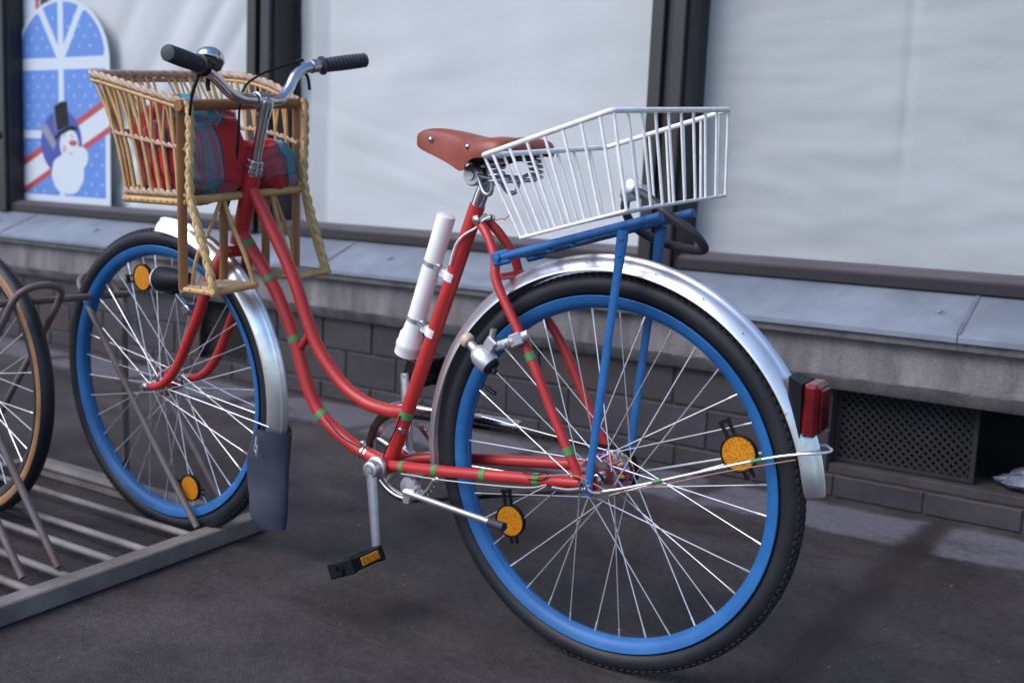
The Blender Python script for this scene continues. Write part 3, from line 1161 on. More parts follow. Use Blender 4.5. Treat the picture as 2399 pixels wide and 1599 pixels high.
for j, z in enumerate([0.715 + 0.046 * k for k in range(20)]):
    for i in range(9):
        x = px0 + 0.06 + (0.042 if j % 2 else 0.0) + i * 0.084
        if abs(x - pcx) < bar + 0.012 or x > px1 - 0.045:
            continue
        zb = 0.668 + (x - px0) / (px1 - px0) * 0.332
        if zb - 0.012 < z < zb + 0.19:
            continue
        if 1.295 < z < 1.36 or (z > 1.34 and ((x - pcx) / (rx - 0.02)) ** 2 + ((z - pzs) / (rz - 0.02)) ** 2 > 1):
            continue
        if 0.965 < z < 1.02 and x < pcx or z > 1.56:
            continue
        if ((x + 4.84) / 0.21) ** 2 + ((z - 0.92) / 0.24) ** 2 < 1:
            continue
        sheet(dots, ell(x, z, 0.0055, 0.0065, 6), yb_ - 0.0002, 0.0001)
dots.build('printed_snowflakes', M['inkwhite'], pst, off=OFF, smooth=0, stuff=True)

ps2 = thing('ribbon_poster', 'white paper strip with red edge stripes above the blue poster', 'poster', T3(-5.13, 3.272, 1.2))
o2 = (-5.13, 3.272, 1.2)
sheet(MB(), [(-5.235, 1.25), (-5.035, 1.45), (-5.035, 2.3), (-5.235, 2.3)], 3.272, 0.001).build('paper', M['inkwhite'], ps2, off=o2, smooth=0)
for (xa, xb) in ((-5.213, -5.186), (-5.075, -5.045)):
    sheet(MB(), [(xa, 1.35), (xb, 1.38), (xb, 2.28), (xa, 2.28)], 3.2712, 0.0005).build('printed_stripe', M['inkred'], ps2, off=o2, smooth=0)

# ------------------------------------------------------------------ plastic bag in the cellar opening
bag = MB()
nb_, mb_ = 26, 16
for j in range(mb_ + 1):
    for i in range(nb_):
        t = 2 * PI * i / nb_
        ph = PI * j / mb_
        r0 = 1 + 0.45 * noise.noise((math.cos(t) * 1.8 * math.sin(ph), math.sin(t) * 1.8 * math.sin(ph), math.cos(ph) * 2.0 + 3))
        bag.v.append(Vector((-0.40 + 0.105 * r0 * math.sin(ph) * math.cos(t), 3.185 + 0.05 * r0 * math.sin(ph) * math.sin(t), 0.125 + 0.034 * r0 * math.cos(ph))))
for j in range(mb_):
    for i in range(nb_):
        l = (i + 1) % nb_
        bag.f.append([j * nb_ + i, j * nb_ + l, (j + 1) * nb_ + l, (j + 1) * nb_ + i])
        bag.mi.append(0)
tag(bag.build('plastic_bag', M['bag'], None, smooth=15), 'crumpled clear plastic bag lying in the dark cellar opening', 'bag')

# ================================================================== BIKE RACK
rack = thing('bike_rack', 'low grey steel bicycle rack holding the front wheels', 'bike rack', T3(-2.3, 1.3, 0))
RO = (-2.3, 1.3, 0)


def rail(p, q, w, h_, name='base_rail'):
    p, q = Vector(p), Vector(q)
    d = q - p
    L = d.length
    ang = math.atan2(d.y, d.x)
    b_ = MB()
    b_.box((p + q) / 2, (L, w, h_), Matrix.Rotation(ang, 3, 'Z'), ch=0.003)
    return b_.build(name, M['galv'], rack, off=RO, smooth=20)


zr = 0.0215
rail((-1.772, 0.15, zr), (-1.918, 1.800, zr), 0.045, 0.041)
rail((-1.945, 1.762, zr), (-2.745, 1.748, zr), 0.040, 0.041)
rail((-2.752, 1.770, zr), (-2.606, 0.12, zr), 0.040, 0.041)


def near_x(y):
    return -1.772 - (y - 0.15) * 0.146 / 1.65


def far_x(y):
    return -2.752 + (1.770 - y) * 0.146 / 1.65


def rod(path, r, name, m_, sm=8):
    b_ = MB()
    b_.tube(path, r, 8)
    return b_.build(name, m_, rack, off=RO, smooth=50)


slots = [(1.603, 1.742), (1.39, 1.475), (1.185, 1.275), (0.975, 1.065), (0.765, 0.855)]
for (ya, yb) in slots:
    for y in (ya, yb):
        rod([(near_x(y) - 0.02, y + 0.004, 0.030), (far_x(y) + 0.02, y - 0.012, 0.030)], 0.0085, 'wheel_rod', M['galv'])


def hoop(ya, yb, rev=False, ztop=0.585):
    """two slanting legs joined by a bend round the tyre"""
    def P(y, s):
        xn, xf = near_x(y) - 0.0, far_x(y)
        x = (-1.93 - 0.43 * s) if not rev else (-2.655 + 0.43 * s)
        return x
    pts = []
    for s, z in ((0.0, 0.044), (0.3, 0.19), (0.6, 0.345), (0.9, 0.50), (0.98, 0.545)):
        pts.append((P(ya, s), ya, z))
    ym = (ya + yb) / 2
    for k in range(1, 6):
        t = PI * k / 6
        pts.append((P(ya, 1.0 + 0.05 * math.sin(t)) , ym - (yb - ya) / 2 * math.cos(t), 0.552 + 0.033 * math.sin(t)))
    for s, z in ((0.98, 0.545), (0.9, 0.50), (0.6, 0.345), (0.3, 0.19), (0.0, 0.044)):
        pts.append((P(yb, s), yb, z))
    rod(catmull(pts, 4), 0.0078, 'wheel_hoop', M['rust'])


hoop(1.628, 1.727)
hoop(1.372, 1.487, True)
hoop(1.197, 1.275)
hoop(0.965, 1.075, True)
hoop(0.755, 0.865)
rod([(-2.318, 1.735, 0.538), (-2.2, 0.2, 0.538)], 0.0085, 'cross_bar', M['rust'])
for y in (1.735, 0.22):
    rod([(-2.335, y, 0.538), (-2.345, y + 0.012, 0.044)], 0.0085, 'rack_post', M['rust'])


# ================================================================== BICYCLE WHEELS
def arc_pts(c, r, a0, a1, n, w=0.0):
    """angle from the bicycle's forward axis, up is 90 degrees"""
    return [Vector((c[0] + r * math.cos(math.radians(a0 + (a1 - a0) * i / n)), w, c[2] + r * math.sin(math.radians(a0 + (a1 - a0) * i / n)))) for i in range(n + 1)]


spoke_cache = {}


def make_wheel(root, c, off, rot0, hub_r, hub_w, ring, reflect, valve_ang, tyre_m, rim_m, R=0.3555, tyre_r=0.0200, rim_out=0.3185, tan=False, name='wheel'):
    c = Vector(c)
    wh = empty(name, root, c - Vector(off))
    Y = (0, 1, 0)

    # tyre
    tb = MB()
    cr_ = R - tyre_r
    prof = []
    for k in range(22):
        t = 2 * PI * k / 22
        prof.append((tyre_r * 1.0 * math.sin(t), cr_ + tyre_r * math.cos(t)))
    tb.lathe((0, 0, 0), Y, prof, 112, closed=True)
    if tan:
        # rubber on the tread, tan on the flanks
        m2 = len(prof)
        tb.mi = []
        for k in range(112):
            for i in range(m2):
                t = 2 * PI * (i + 0.5) / 22
                tb.mi.append(0 if math.cos(t) > 0.34 else 1)
        tb.build('tyre', [tyre_m, M['tanwall']], wh, smooth=60)
    else:
        tb.build('tyre', tyre_m, wh, smooth=60)
    # tread blocks in three rows
    td = MB()
    nb = 0 if tan else 150
    for k in range(nb):
        a0 = 2 * PI * k / nb
        for row in (-2, -1, 0, 1, 2):
            t = row * 0.36
            a_ = a0 + (0.5 if row % 2 else 0.0) * 2 * PI / nb
            rr = cr_ + (tyre_r + 0.0004) * math.cos(t)
            yy = (tyre_r + 0.0004) * math.sin(t)
            er = Vector((math.cos(a_), 0, math.sin(a_)))
            et = Vector((-math.sin(a_), 0, math.cos(a_)))
            nrm = er * math.cos(t) + Vector((0, 1, 0)) * math.sin(t)
            lat = Vector((0, 1, 0)) * math.cos(t) - er * math.sin(t)
            p = er * rr + Vector((0, yy, 0))
            hl, hw, hh = 0.0046, 0.0026, 0.0008
            vs = [p + et * (hl * a1) + lat * (hw * b1) - nrm * 0.001 for a1, b1 in ((-1, -1), (1, -1), (1, 1), (-1, 1))]
            vs += [p + et * (hl * 0.8 * a1) + lat * (hw * 0.75 * b1) + nrm * hh for a1, b1 in ((-1, -1), (1, -1), (1, 1), (-1, 1))]
            td.add(vs, [(4, 5, 6, 7), (0, 1, 5, 4), (1, 2, 6, 5), (2, 3, 7, 6), (3, 0, 4, 7)])
    if nb:
        td.build('tread', M['tread'] if not tan else tyre_m, wh, smooth=0, stuff=True)
    # rim: lips, walls, raised centre
    ro = rim_out
    rp = [(0.0165, ro), (0.0178, ro - 0.0015), (0.0165, ro - 0.006), (0.0150, ro - 0.013), (0.0100, ro - 0.0195), (0.0062, ro - 0.0215), (0.0050, ro - 0.0205), (0.0040, ro - 0.0235), (0, ro - 0.0245)]
    rp = rp + [(-a_, b_) for a_, b_ in rp[-2::-1]]
    rp = rp + [(-0.0145, ro - 0.001), (-0.0125, ro - 0.010), (0.0, ro - 0.019), (0.0125, ro - 0.010), (0.0145, ro - 0.001)]
    rb = MB()
    rb.lathe((0, 0, 0), Y, rp, 112, closed=True)
    rb.build('rim', rim_m, wh, smooth=50)
    # hub
    hb = MB()
    hw = hub_w
    hb.lathe((0, 0, 0), Y, [(-hw - 0.001, 0.006), (-hw - 0.001, hub_r), (-hw + 0.0025, hub_r), (-hw + 0.004, hub_r * 0.82), (-hw + 0.012, hub_r * 0.66), (hw - 0.012, hub_r * 0.66),
                            (hw - 0.004, hub_r * 0.82), (hw - 0.0025, hub_r), (hw + 0.001, hub_r), (hw + 0.001, 0.006)], 28)
    hb.lathe((0, 0, 0), Y, [(-0.062, 0.0), (-0.062, 0.0048), (0.062, 0.0048), (0.062, 0.0)], 12)
    for s_ in (-1, 1):
        hb.lathe((0, 0.052 * s_, 0), (0, s_, 0), [(-0.014, 0.011), (-0.002, 0.010), (-0.002, 0.0), ], 16)
    hb.build('hub', M['chrome'], wh, smooth=40)
    # spokes: 36, three-cross
    n = 36
    for i in range(n):
        side = 1 if i % 2 == 0 else -1
        lead = 1 if (i // 2) % 2 == 0 else -1
        ar = rot0 + 2 * PI * i / n
        ah = ar + lead * math.radians(62)
        p0 = Vector((hub_r * 0.9 * math.cos(ah), side * (hw + (0.0015 if lead > 0 else -0.0015)), hub_r * 0.9 * math.sin(ah)))
        p1 = Vector(((ro - 0.0235) * math.cos(ar), side * 0.002, (ro - 0.0235) * math.sin(ar)))
        d = p1 - p0
        key = (round(hub_r, 4), side, lead, round(hw, 4), round(ro, 4))
        if key not in spoke_cache:
            sb = MB()
            L = d.length
            sb.tube([(0, 0, 0), (L * 0.5, 0, 0), (L - 0.016, 0, 0)], 0.0012, 6)
            sb.tube([(L - 0.016, 0, 0), (L + 0.001, 0, 0)], 0.0019, 6)
            ob = sb.build('spoke', M['steel'], wh, smooth=60)
            spoke_cache[key] = ob.data
        else:
            ob = bpy.data.objects.new('spoke', spoke_cache[key])
            COL.objects.link(ob)
            ob.parent = wh
        q = d.to_track_quat('X', 'Z')
        ob.rotation_mode = 'QUATERNION'
        ob.rotation_quaternion = q
        ob.location = p0
    # valve
    vb = MB()
    va = math.radians(valve_ang)
    er = Vector((math.cos(va), 0, math.sin(va)))
    vb.tube([er * (ro - 0.022), er * (ro - 0.040)], 0.0030, 8)
    vb.tube([er * (ro - 0.034), er * (ro - 0.055)], 0.0046, 8)
    vb.build('valve', M['black'], wh, smooth=40)
    # reflectors
    for (ru, rv, ang) in reflect:
        rf = MB()
        p = Vector((ru, 0.0135, rv))
        rf.cur = 0
        rf.lathe(p, (0, 1, 0), [(0.0045, 0.0), (0.0045, 0.0275), (0.003, 0.0285), (0.003, 0.0295)], 32)
        rf.cur = 1
        rf.lathe(p, (0, 1, 0), [(0.003, 0.0290), (0.0055, 0.0290), (0.0055, 0.0312), (-0.003, 0.0312), (-0.003, 0.0)], 32)
        t = math.radians(ang)
        d = Vector((math.cos(t), 0, math.sin(t)))
        e_ = Vector((-math.sin(t), 0, math.cos(t)))
        Rm = Matrix((d, Vector((0, 1, 0)), e_)).transposed()
        for s_ in (-0.006, 0.006):
            rf.box(p + d * 0.042 + e_ * s_ * 1.15, (0.028, 0.005, 0.0048), Rm)
        rf.box(p + d * 0.056, (0.006, 0.007, 0.020), Rm)
        for s_ in (-0.0065, 0.0065):
            rf.box(p - d * 0.037 + e_ * s_, (0.014, 0.005, 0.0042), Rm)
        rf.build('reflector', [M['amber'], M['black']], wh, smooth=30)
    # bristle ring that keeps the hub clean
    if ring:
        fl = MB()
        rng = random.Random(3)
        for k in range(54):
            t = 2 * PI * k / 54
            fl.cur = rng.choice((0, 0, 1, 1, 2, 3)) if ring == 1 else rng.choice((0, 0, 1, 1, 1, 3))
            rr = hub_r * 0.70 + rng.uniform(0, 0.006)
            p = Vector((rr * math.cos(t), rng.uniform(-0.010, 0.012), rr * math.sin(t)))
            er = Vector((math.cos(t), rng.uniform(-.5, .5), math.sin(t)))
            fl.tube([p - er * 0.003, p + er * 0.002, p + er * rng.uniform(0.006, 0.012)], 0.0050, 6, scale=lambda s: 1 - 0.35 * s)
        fl.build('hub_ring', [M['yellow'], M['redfluff'], M['pink'], M['bluefluff']], wh, smooth=50)
    return wh


bike, BO = bike_thing('bicycle', 'red step-through bicycle with blue rims parked beside the shop window', 'bicycle', (0, 0, 0))
RW, FW = (0.0, 0.0, 0.3555), (1.1623, 0.0, 0.3618)
make_wheel(bike, RW, BO, 0.045, 0.038, 0.032, 1, [(-0.247, 0.086, 60), (0.190, -0.120, 78)], 25, M['tyre'], M['blue'])
make_wheel(bike, FW, BO, 0.10, 0.022, 0.030, 2, [(0.052, 0.241, 352), (-0.085, -0.236, 4)], 307, M['tyre'], M['blue'])

# ------------------------------------------------------------------ frame
HT0, HT1 = Vector((0.8630, 0, 0.848)), Vector((0.9130, 0, 0.700))
b_ = MB()
b_.tube([HT0, HT1], 0.0178, 18)
b_.build('head_tube', M['red'], bike, smooth=50)
top_path = catmull([(0.871, 0, 0.823), (0.8236, 0, 0.7555), (0.7734, 0, 0.680), (0.740, 0, 0.618), (0.716, 0, 0.561), (0.6793, 0, 0.4945), (0.6166, 0, 0.4325), (0.5559, 0, 0.4035), (0.4956, 0, 0.396), (0.452, 0, 0.399)], 6)
b_ = MB()
b_.tube(top_path, 0.0134, 16)
b_.build('top_tube', M['red'], bike, smooth=50)
down_path = catmull([(0.903, 0, 0.729), (0.8792, 0, 0.699), (0.8203, 0, 0.631), (0.7825, 0, 0.5735), (0.7509, 0, 0.5108), (0.729, 0, 0.452), (0.7079, 0, 0.401), (0.6764, 0, 0.3585), (0.6081, 0, 0.3165), (0.5512, 0, 0.2965), (0.497, 0, 0.286)], 6)
b_ = MB()
b_.tube(down_path, 0.0138, 16)
b_.build('down_tube', M['red'], bike, smooth=50)
b_ = MB()
b_.tube([(0.724, 0, 0.582), (0.742, 0, 0.520)], 0.0075, 12)
b_.tube([(0.7365, 0, 0.497), (0.7225, 0, 0.5025), (0.700, 0, 0.523)], 0.0075, 12) if False else None
b_.v.clear(); b_.f.clear(); b_.mi.clear()
b_.tube([(0.739, 0, 0.488), (0.705, 0, 0.530)], 0.0078, 12)
b_.build('frame_strut', M['red'], bike, smooth=50)
ST0, ST1 = Vector((0.2835, 0, 0.812)), Vector((0.4905, 0, 0.292))
b_ = MB()
b_.tube([ST0, ST1], 0.0147, 18)
b_.build('seat_tube', M['red'], bike, smooth=50)
b_ = MB()
b_.lathe((0.492, -0.036, 0.287), (0, 1, 0), [(0, 0.0), (0, 0.020), (0.072, 0.020), (0.072, 0.0)], 24)
b_.build('bottom_bracket', M['red'], bike, smooth=40)
for s_ in (1, -1):
    b_ = MB()
    b_.tube(catmull([(0.478, 0.018 * s_, 0.290), (0.435, 0.036 * s_, 0.300), (0.336, 0.050 * s_, 0.3135), (0.223, 0.055 * s_, 0.3275), (0.106, 0.058 * s_, 0.342), (0.055, 0.060 * s_, 0.3485), (0.018, 0.060 * s_, 0.353)], 5), 0.0108, 14,
            scale=lambda t: 1.0 if t < 0.85 else 1.0 - (t - 0.85) * 1.2)
    b_.build('chain_stay', M['red'], bike, smooth=50)
    b_ = MB()
    b_.tube(catmull([(0.280, 0.012 * s_, 0.790), (0.250, 0.019 * s_, 0.764), (0.223, 0.030 * s_, 0.722), (0.2125, 0.040 * s_, 0.683), (0.170, 0.049 * s_, 0.621), (0.1276, 0.056 * s_, 0.5594), (0.076, 0.058 * s_, 0.462), (0.040, 0.060 * s_, 0.398), (0.022, 0.060 * s_, 0.362)], 5), 0.0088, 12)
    b_.build('seat_stay', M['red'], bike, smooth=50)
b_ = MB()
b_.tube([(0.207, -0.038, 0.690), (0.207, 0.038, 0.690)], 0.0068, 10)
b_.build('stay_bridge', M['red'], bike, smooth=50)
b_ = MB()
b_.tube([(0.345, -0.044, 0.309), (0.345, 0.044, 0.309)], 0.0060, 10)
b_.build('stay_bridge', M['red'], bike, smooth=50)
for s_ in (1, -1):
    b_ = MB()
    b_.box((0.006, 0.0605 * s_, 0.354), (0.046, 0.005, 0.030), Matrix.Rotation(math.radians(8), 3, 'Y'), ch=0.0015)
    b_.build('dropout', M['red'], bike, smooth=20)
b_ = MB()
b_.lathe((0.269, 0.0, 0.787), (0, 1, 0), [(-0.026, 0.0), (-0.026, 0.0075), (0.020, 0.0075), (0.0225, 0.0085), (0.0265, 0.007), (0.0275, 0.0)], 16)
b_.build('clamp_bolt', M['chrome'], bike, smooth=40)

# green tape bands
def tape(path, i, r, L=0.014):
    p = Vector(path[i]) if not isinstance(i, Vector) else i
    q = Vector(path[i + 1])
    d = (q - p).normalized()
    b_ = MB()
    b_.tube([p - d * L / 2, p + d * L / 2], r, 18)
    b_.build('tape_band', M['green'], bike, smooth=40)


def near_i(path, u, v):
    return min(range(len(path) - 1), key=lambda i: (path[i].x - u) ** 2 + (path[i].z - v) ** 2)


for (u, v) in ((0.8792, 0.699), (0.8190, 0.629), (0.7509, 0.5108), (0.6764, 0.3585)):
    tape(down_path, near_i(down_path, u, v), 0.0144, 0.013)
st_path = [ST0.lerp(ST1, t / 40) for t in range(41)]
tape(st_path, near_i(st_path, 0.4475, 0.4005), 0.0153, 0.016)
cs_path = catmull([(0.478, 0.018, 0.290), (0.435, 0.036, 0.300), (0.336, 0.050, 0.3135), (0.223, 0.055, 0.3275), (0.106, 0.058, 0.342), (0.055, 0.060, 0.3485)], 8)
for u in (0.4235, 0.336, 0.223, 0.106):
    tape(cs_path, min(range(len(cs_path) - 1), key=lambda i: abs(cs_path[i].x - u)), 0.0114, 0.0125)
ss_path = catmull([(0.223, 0.030, 0.722), (0.2125, 0.040, 0.683), (0.170, 0.049, 0.621), (0.1276, 0.056, 0.5594), (0.076, 0.058, 0.462), (0.040, 0.060, 0.398), (0.022, 0.060, 0.362)], 8)
for (u, v) in ((0.1266, 0.5594), (0.0415, 0.402)):
    tape(ss_path, near_i(ss_path, u, v), 0.0095, 0.014)

# ------------------------------------------------------------------ fork
for s_ in (1, -1):
    b_ = MB()
    b_.tube(catmull([(0.918, 0.030 * s_, 0.688), (0.934, 0.043 * s_, 0.655), (0.957, 0.051 * s_, 0.605), (0.980, 0.054 * s_, 0.552), (1.007, 0.055 * s_, 0.504), (1.050, 0.056 * s_, 0.432), (1.085, 0.056 * s_, 0.392), (1.122, 0.056 * s_, 0.369), (1.157, 0.056 * s_, 0.362)], 5), 0.0128, 14,
            scale=lambda t: 1.0 - 0.32 * max(0, t - 0.3) / 0.7)
    b_.build('fork_blade', M['red'], bike, smooth=50)
b_ = MB()
b_.box((0.919, 0, 0.683), (0.030, 0.072, 0.022), Matrix.Rotation(math.radians(18), 3, 'Y'), ch=0.008)
b_.build('fork_crown', M['red'], bike, smooth=30)
for s_ in (1, -1):
    b_ = MB()
    b_.lathe((1.1623, 0.062 * s_, 0.3618), (0, s_, 0), [(-0.004, 0.0), (-0.004, 0.0095), (0.004, 0.0095), (0.006, 0.006), (0.012, 0.0058), (0.013, 0.0)], 8)
    b_.build('axle_nut', M['chrome'], bike, smooth=30)
# rear axle wing nuts / quick lever
b_ = MB()
b_.lathe((0.002, 0.064, 0.3545), (0, 1, 0), [(-0.004, 0.0), (-0.004, 0.0125), (0.010, 0.012), (0.016, 0.0085), (0.016, 0.0055), (0.006, 0.005), (0.006, 0.0)], 18)
b_.tube(catmull([(0.004, 0.074, 0.349), (0.030, 0.078, 0.342), (0.062, 0.080, 0.3405)], 5), 0.0042, 8, flat=0.7)
b_.tube(catmull([(0.0, 0.074, 0.351), (-0.016, 0.078, 0.346), (-0.034, 0.078, 0.348)], 5), 0.0044, 8, flat=0.7)
b_.build('wing_nut', M['chrome'], bike, smooth=40)
b_ = MB()
b_.lathe((0.002, -0.064, 0.3545), (0, -1, 0), [(-0.004, 0.0), (-0.004, 0.0115), (0.010, 0.011), (0.020, 0.007), (0.020, 0.0)], 16)
b_.tube([(0.0, -0.078, 0.352), (-0.030, -0.083, 0.349)], 0.0044, 8)
b_.build('wing_nut', M['chrome'], bike, smooth=40)

# ------------------------------------------------------------------ headset, stem, handlebar
ax = (HT0 - HT1).normalized()
b_ = MB()
b_.lathe(HT0, ax, [(-0.001, 0.0185), (0.003, 0.0205), (0.008, 0.0200), (0.009, 0.0165), (0.012, 0.0165), (0.013, 0.0195), (0.018, 0.0190), (0.019, 0.0165), (0.022, 0.0165), (0.023, 0.0178), (0.030, 0.0172), (0.031, 0.0120)], 24)
b_.build('headset', M['chrome'], bike, smooth=40)
SB = HT0 + ax * 0.026
STT = Vector((0.8175, 0, 0.9935))
b_ = MB()
b_.tube([SB, SB.lerp(STT, 0.5), STT - ax * 0.010], 0.0112, 18)
b_.lathe(STT - ax * 0.030, ax, [(0, 0.0112), (0.002, 0.0135), (0.020, 0.0140), (0.030, 0.0150), (0.037, 0.0135), (0.040, 0.007), (0.044, 0.0065), (0.0445, 0.0)], 20)
b_.tube([STT + Vector((0.0, 0, 0.000)), Vector((0.827, 0, 0.9985))], 0.0130, 14)
b_.lathe((0.829, -0.019, 1.000), (0, 1, 0), [(0, 0.0135), (0.001, 0.0165), (0.037, 0.0165), (0.038, 0.0135)], 20)
b_.build('stem', M['chrome'], bike, smooth=40)
HB = [(0.788, 0.268, 1.074), (0.803, 0.215, 1.067), (0.817, 0.178, 1.062), (0.826, 0.150, 1.054), (0.829, 0.118, 1.034), (0.829, 0.088, 1.012), (0.829, 0.060, 1.002), (0.829, 0.030, 1.000),
      (0.829, 0.0, 1.000), (0.829, -0.030, 1.000), (0.829, -0.055, 1.006), (0.830, -0.078, 1.028), (0.830, -0.096, 1.053), (0.826, -0.122, 1.070), (0.818, -0.160, 1.078), (0.803, -0.215, 1.088), (0.788, -0.268, 1.096)]
b_ = MB()
b_.tube(catmull(HB, 6), 0.0110, 16)
b_.build('handlebar', M['chrome'], bike, smooth=50)


def grip(p, q):
    b_ = MB()
    p, q = Vector(p), Vector(q)
    L = (q - p).length
    prof = [(0, 0.0), (0, 0.0150), (0.001, 0.0200), (0.005, 0.0200), (0.006, 0.0152)]
    for k in range(22):
        t = k / 21
        prof.append((0.009 + (L - 0.018) * t, 0.0146 + 0.0011 * math.cos(k * PI) + 0.0012 * math.sin(t * PI * 0.9)))
    prof += [(L - 0.004, 0.0160), (L - 0.001, 0.0145), (L, 0.0100), (L, 0.0)]
    b_.lathe(p, q - p, prof, 20)
    b_.build('grip', M['rubber'], bike, smooth=40)


grip((0.8195, 0.170, 1.0605), (0.787, 0.272, 1.0745))
grip((0.8175, -0.162, 1.0785), (0.787, -0.272, 1.0968))
b_ = MB()      # brake clamp by the far grip, with its lever
b_.lathe((0.8225, -0.136, 1.0745), (-0.004, -0.032, 0.006), [(0, 0.0115), (0.001, 0.0142), (0.022, 0.0142), (0.023, 0.0115)], 18)
b_.build('bar_clamp', M['chrome'], bike, smooth=40)
b_ = MB()
b_.tube(catmull([(0.835, -0.128, 1.088), (0.845, -0.118, 1.085), (0.842, -0.122, 1.070), (0.832, -0.132, 1.058), (0.829, -0.135, 1.045), (0.828, -0.137, 1.026)], 5), 0.0034, 8)
b_.build('lever', M['black'], bike, smooth=50)
b_ = MB()      # hub of the near brake lever
b_.lathe((0.826, 0.154, 1.056), (-0.010, 0.03, 0.008), [(-0.004, 0.0), (-0.004, 0.0140), (0.000, 0.0190), (0.016, 0.0190), (0.020, 0.0150), (0.020, 0.0)], 20)
b_.tube(catmull([(0.835, 0.160, 1.042), (0.838, 0.168, 1.020), (0.843, 0.172, 1.000)], 4), 0.0038, 8)
b_.tube(catmull([(0.845, 0.128, 1.038), (0.848, 0.126, 1.022), (0.846, 0.126, 1.014)], 4), 0.0045, 8)
b_.build('lever', M['black'], bike, smooth=40)
# bell
bel = empty('bell', bike, (0.838, 0.128, 1.070))
b_ = MB()
axb = Vector((0.10, -0.35, 1.0)).normalized()
prof = [(0.0, 0.0265), (0.002, 0.0285), (0.005, 0.0285)]
for k in range(1, 9):
    t = PI / 2 * k / 8
    prof.append((0.006 + 0.021 * math.sin(t), 0.0280 * math.cos(t)))
b_.lathe((0, 0, 0), axb, prof, 32)
b_.build('bell_dome', M['chrome'], bel, smooth=50)
b_ = MB()
b_.lathe((0, 0, 0), axb, [(-0.012, 0.0), (-0.012, 0.024), (-0.002, 0.0268), (-0.001, 0.0)], 28)
b_.tube([(0, 0, -0.008), (-0.006, 0.002, -0.024)], 0.006, 8)
b_.build('bell_base', M['darksteel'], bel, smooth=40)

# ------------------------------------------------------------------ cables
def cable(pts, r, m_, name='cable', n=8):
    b_ = MB()
    b_.tube(catmull(pts, n), r, 7)
    return b_.build(name, m_, bike, smooth=60)


cable([(0.835, -0.126, 1.088), (0.850, -0.085, 1.075), (0.868, -0.03, 1.052), (0.876, 0.006, 1.024), (0.876, 0.020, 0.98), (0.876, 0.024, 0.93), (0.882, 0.028, 0.87), (0.898, 0.032, 0.80), (0.925, 0.030, 0.75)], 0.0026, M['black'])
cable([(0.842, 0.171, 1.004), (0.846, 0.172, 0.985), (0.851, 0.171, 0.965)], 0.0030, M['black'])
cable([(0.243, 0.016, 0.794), (0.258, 0.020, 0.786), (0.274, 0.019, 0.772), (0.300, 0.018, 0.758), (0.316, 0.019, 0.742), (0.325, 0.019, 0.722), (0.332, 0.018, 0.700)], 0.0021, M['whitewire'])
cable([(0.246, 0.012, 0.796), (0.238, 0.020, 0.790), (0.247, 0.016, 0.784), (0.236, 0.024, 0.778)], 0.0016, M['black'])
cable([(0.222, 0.03, 0.789), (0.210, 0.03, 0.793), (0.200, 0.035, 0.792), (0.188, 0.035, 0.803)], 0.0011, M['brownwire'])
cable([(0.42, 0.052, 0.292), (0.33, 0.062, 0.301), (0.22, 0.066, 0.313), (0.12, 0.069, 0.327), (0.08, 0.070, 0.340)], 0.0012, M['greywire'])
cable([(0.10, 0.070, 0.350), (0.06, 0.072, 0.362), (0.025, 0.072, 0.368), (-0.01, 0.070, 0.361), (-0.04, 0.066, 0.352), (-0.07, 0.060, 0.355)], 0.0012, M['brownwire'])
cable([(0.130, 0.069, 0.352), (0.100, 0.072, 0.355), (0.078, 0.071, 0.362), (0.085, 0.071, 0.349), (0.118, 0.070, 0.343)], 0.0010, M['black'])
cable([(0.452, 0.017, 0.395), (0.462, 0.018, 0.368), (0.478, 0.020, 0.335), (0.487, 0.026, 0.305), (0.470, 0.03, 0.287)], 0.0014, M['black'])
cable([(0.655, 0.0145, 0.360), (0.612, 0.0165, 0.330), (0.585, 0.017, 0.320), (0.552, 0.0165, 0.312)], 0.0013, M['black'])
# clips for the pump pieces and cable ties near the bracket
for (u, v, m_) in ((0.560, 0.2995, 'chrome'), (0.549, 0.2965, 'chrome')):
    i = near_i(down_path, u, v)
    p, q = down_path[i], down_path[i + 1]
    d = (q - p).normalized()
    b_ = MB()
    b_.tube([p - d * 0.002, p + d * 0.002], 0.0146, 18)
    if u > 0.555:
        b_.box(p + Vector((0.0, 0.004, 0.018)), (0.012, 0.010, 0.012), ch=0.002)
    b_.build('hose_clip', M[m_], bike, smooth=40)
for k in (0.0, 0.006):
    p = st_path[near_i(st_path, 0.4595, 0.370)] + (ST1 - ST0).normalized() * k
    d = (ST1 - ST0).normalized()
    b_ = MB()
    b_.tube([p - d * 0.0013, p + d * 0.0013], 0.0160, 18)
    if k:
        b_.box(p + Vector((-0.010, 0.016, 0.003)), (0.010, 0.008, 0.008), ch=0.002)
    b_.build('hose_clip', M['chrome'], bike, smooth=40)

# ------------------------------------------------------------------ cranks, pedals, chain
def crank(s_, top, bottom, name='crank'):
    b_ = MB()
    b_.lathe((0.491, 0.037 * s_, 0.288), (0, s_, 0), [(0, 0.020), (0.001, 0.0235), (0.008, 0.0235), (0.010, 0.0215), (0.012, 0.0)], 26)
    b_.lathe((0.491, 0.048 * s_, 0.288), (0, s_, 0), [(0, 0.0), (0, 0.0185), (0.004, 0.019), (0.015, 0.017), (0.017, 0.0145), (0.017, 0.0105), (0.015, 0.010), (0.015, 0.0085), (0.018, 0.008), (0.0185, 0.0)], 26)
    t, bt = Vector(top), Vector(bottom)
    b_.tube([t, t.lerp(bt, 0.3), t.lerp(bt, 0.7), bt, bt + (bt - t).normalized() * 0.006], 0.0115, 12, flat=0.62, ref=(1, 0, 0), scale=lambda x: 1.12 - 0.36 * x)
    return b_.build(name, M['dullalu'], bike, smooth=40)


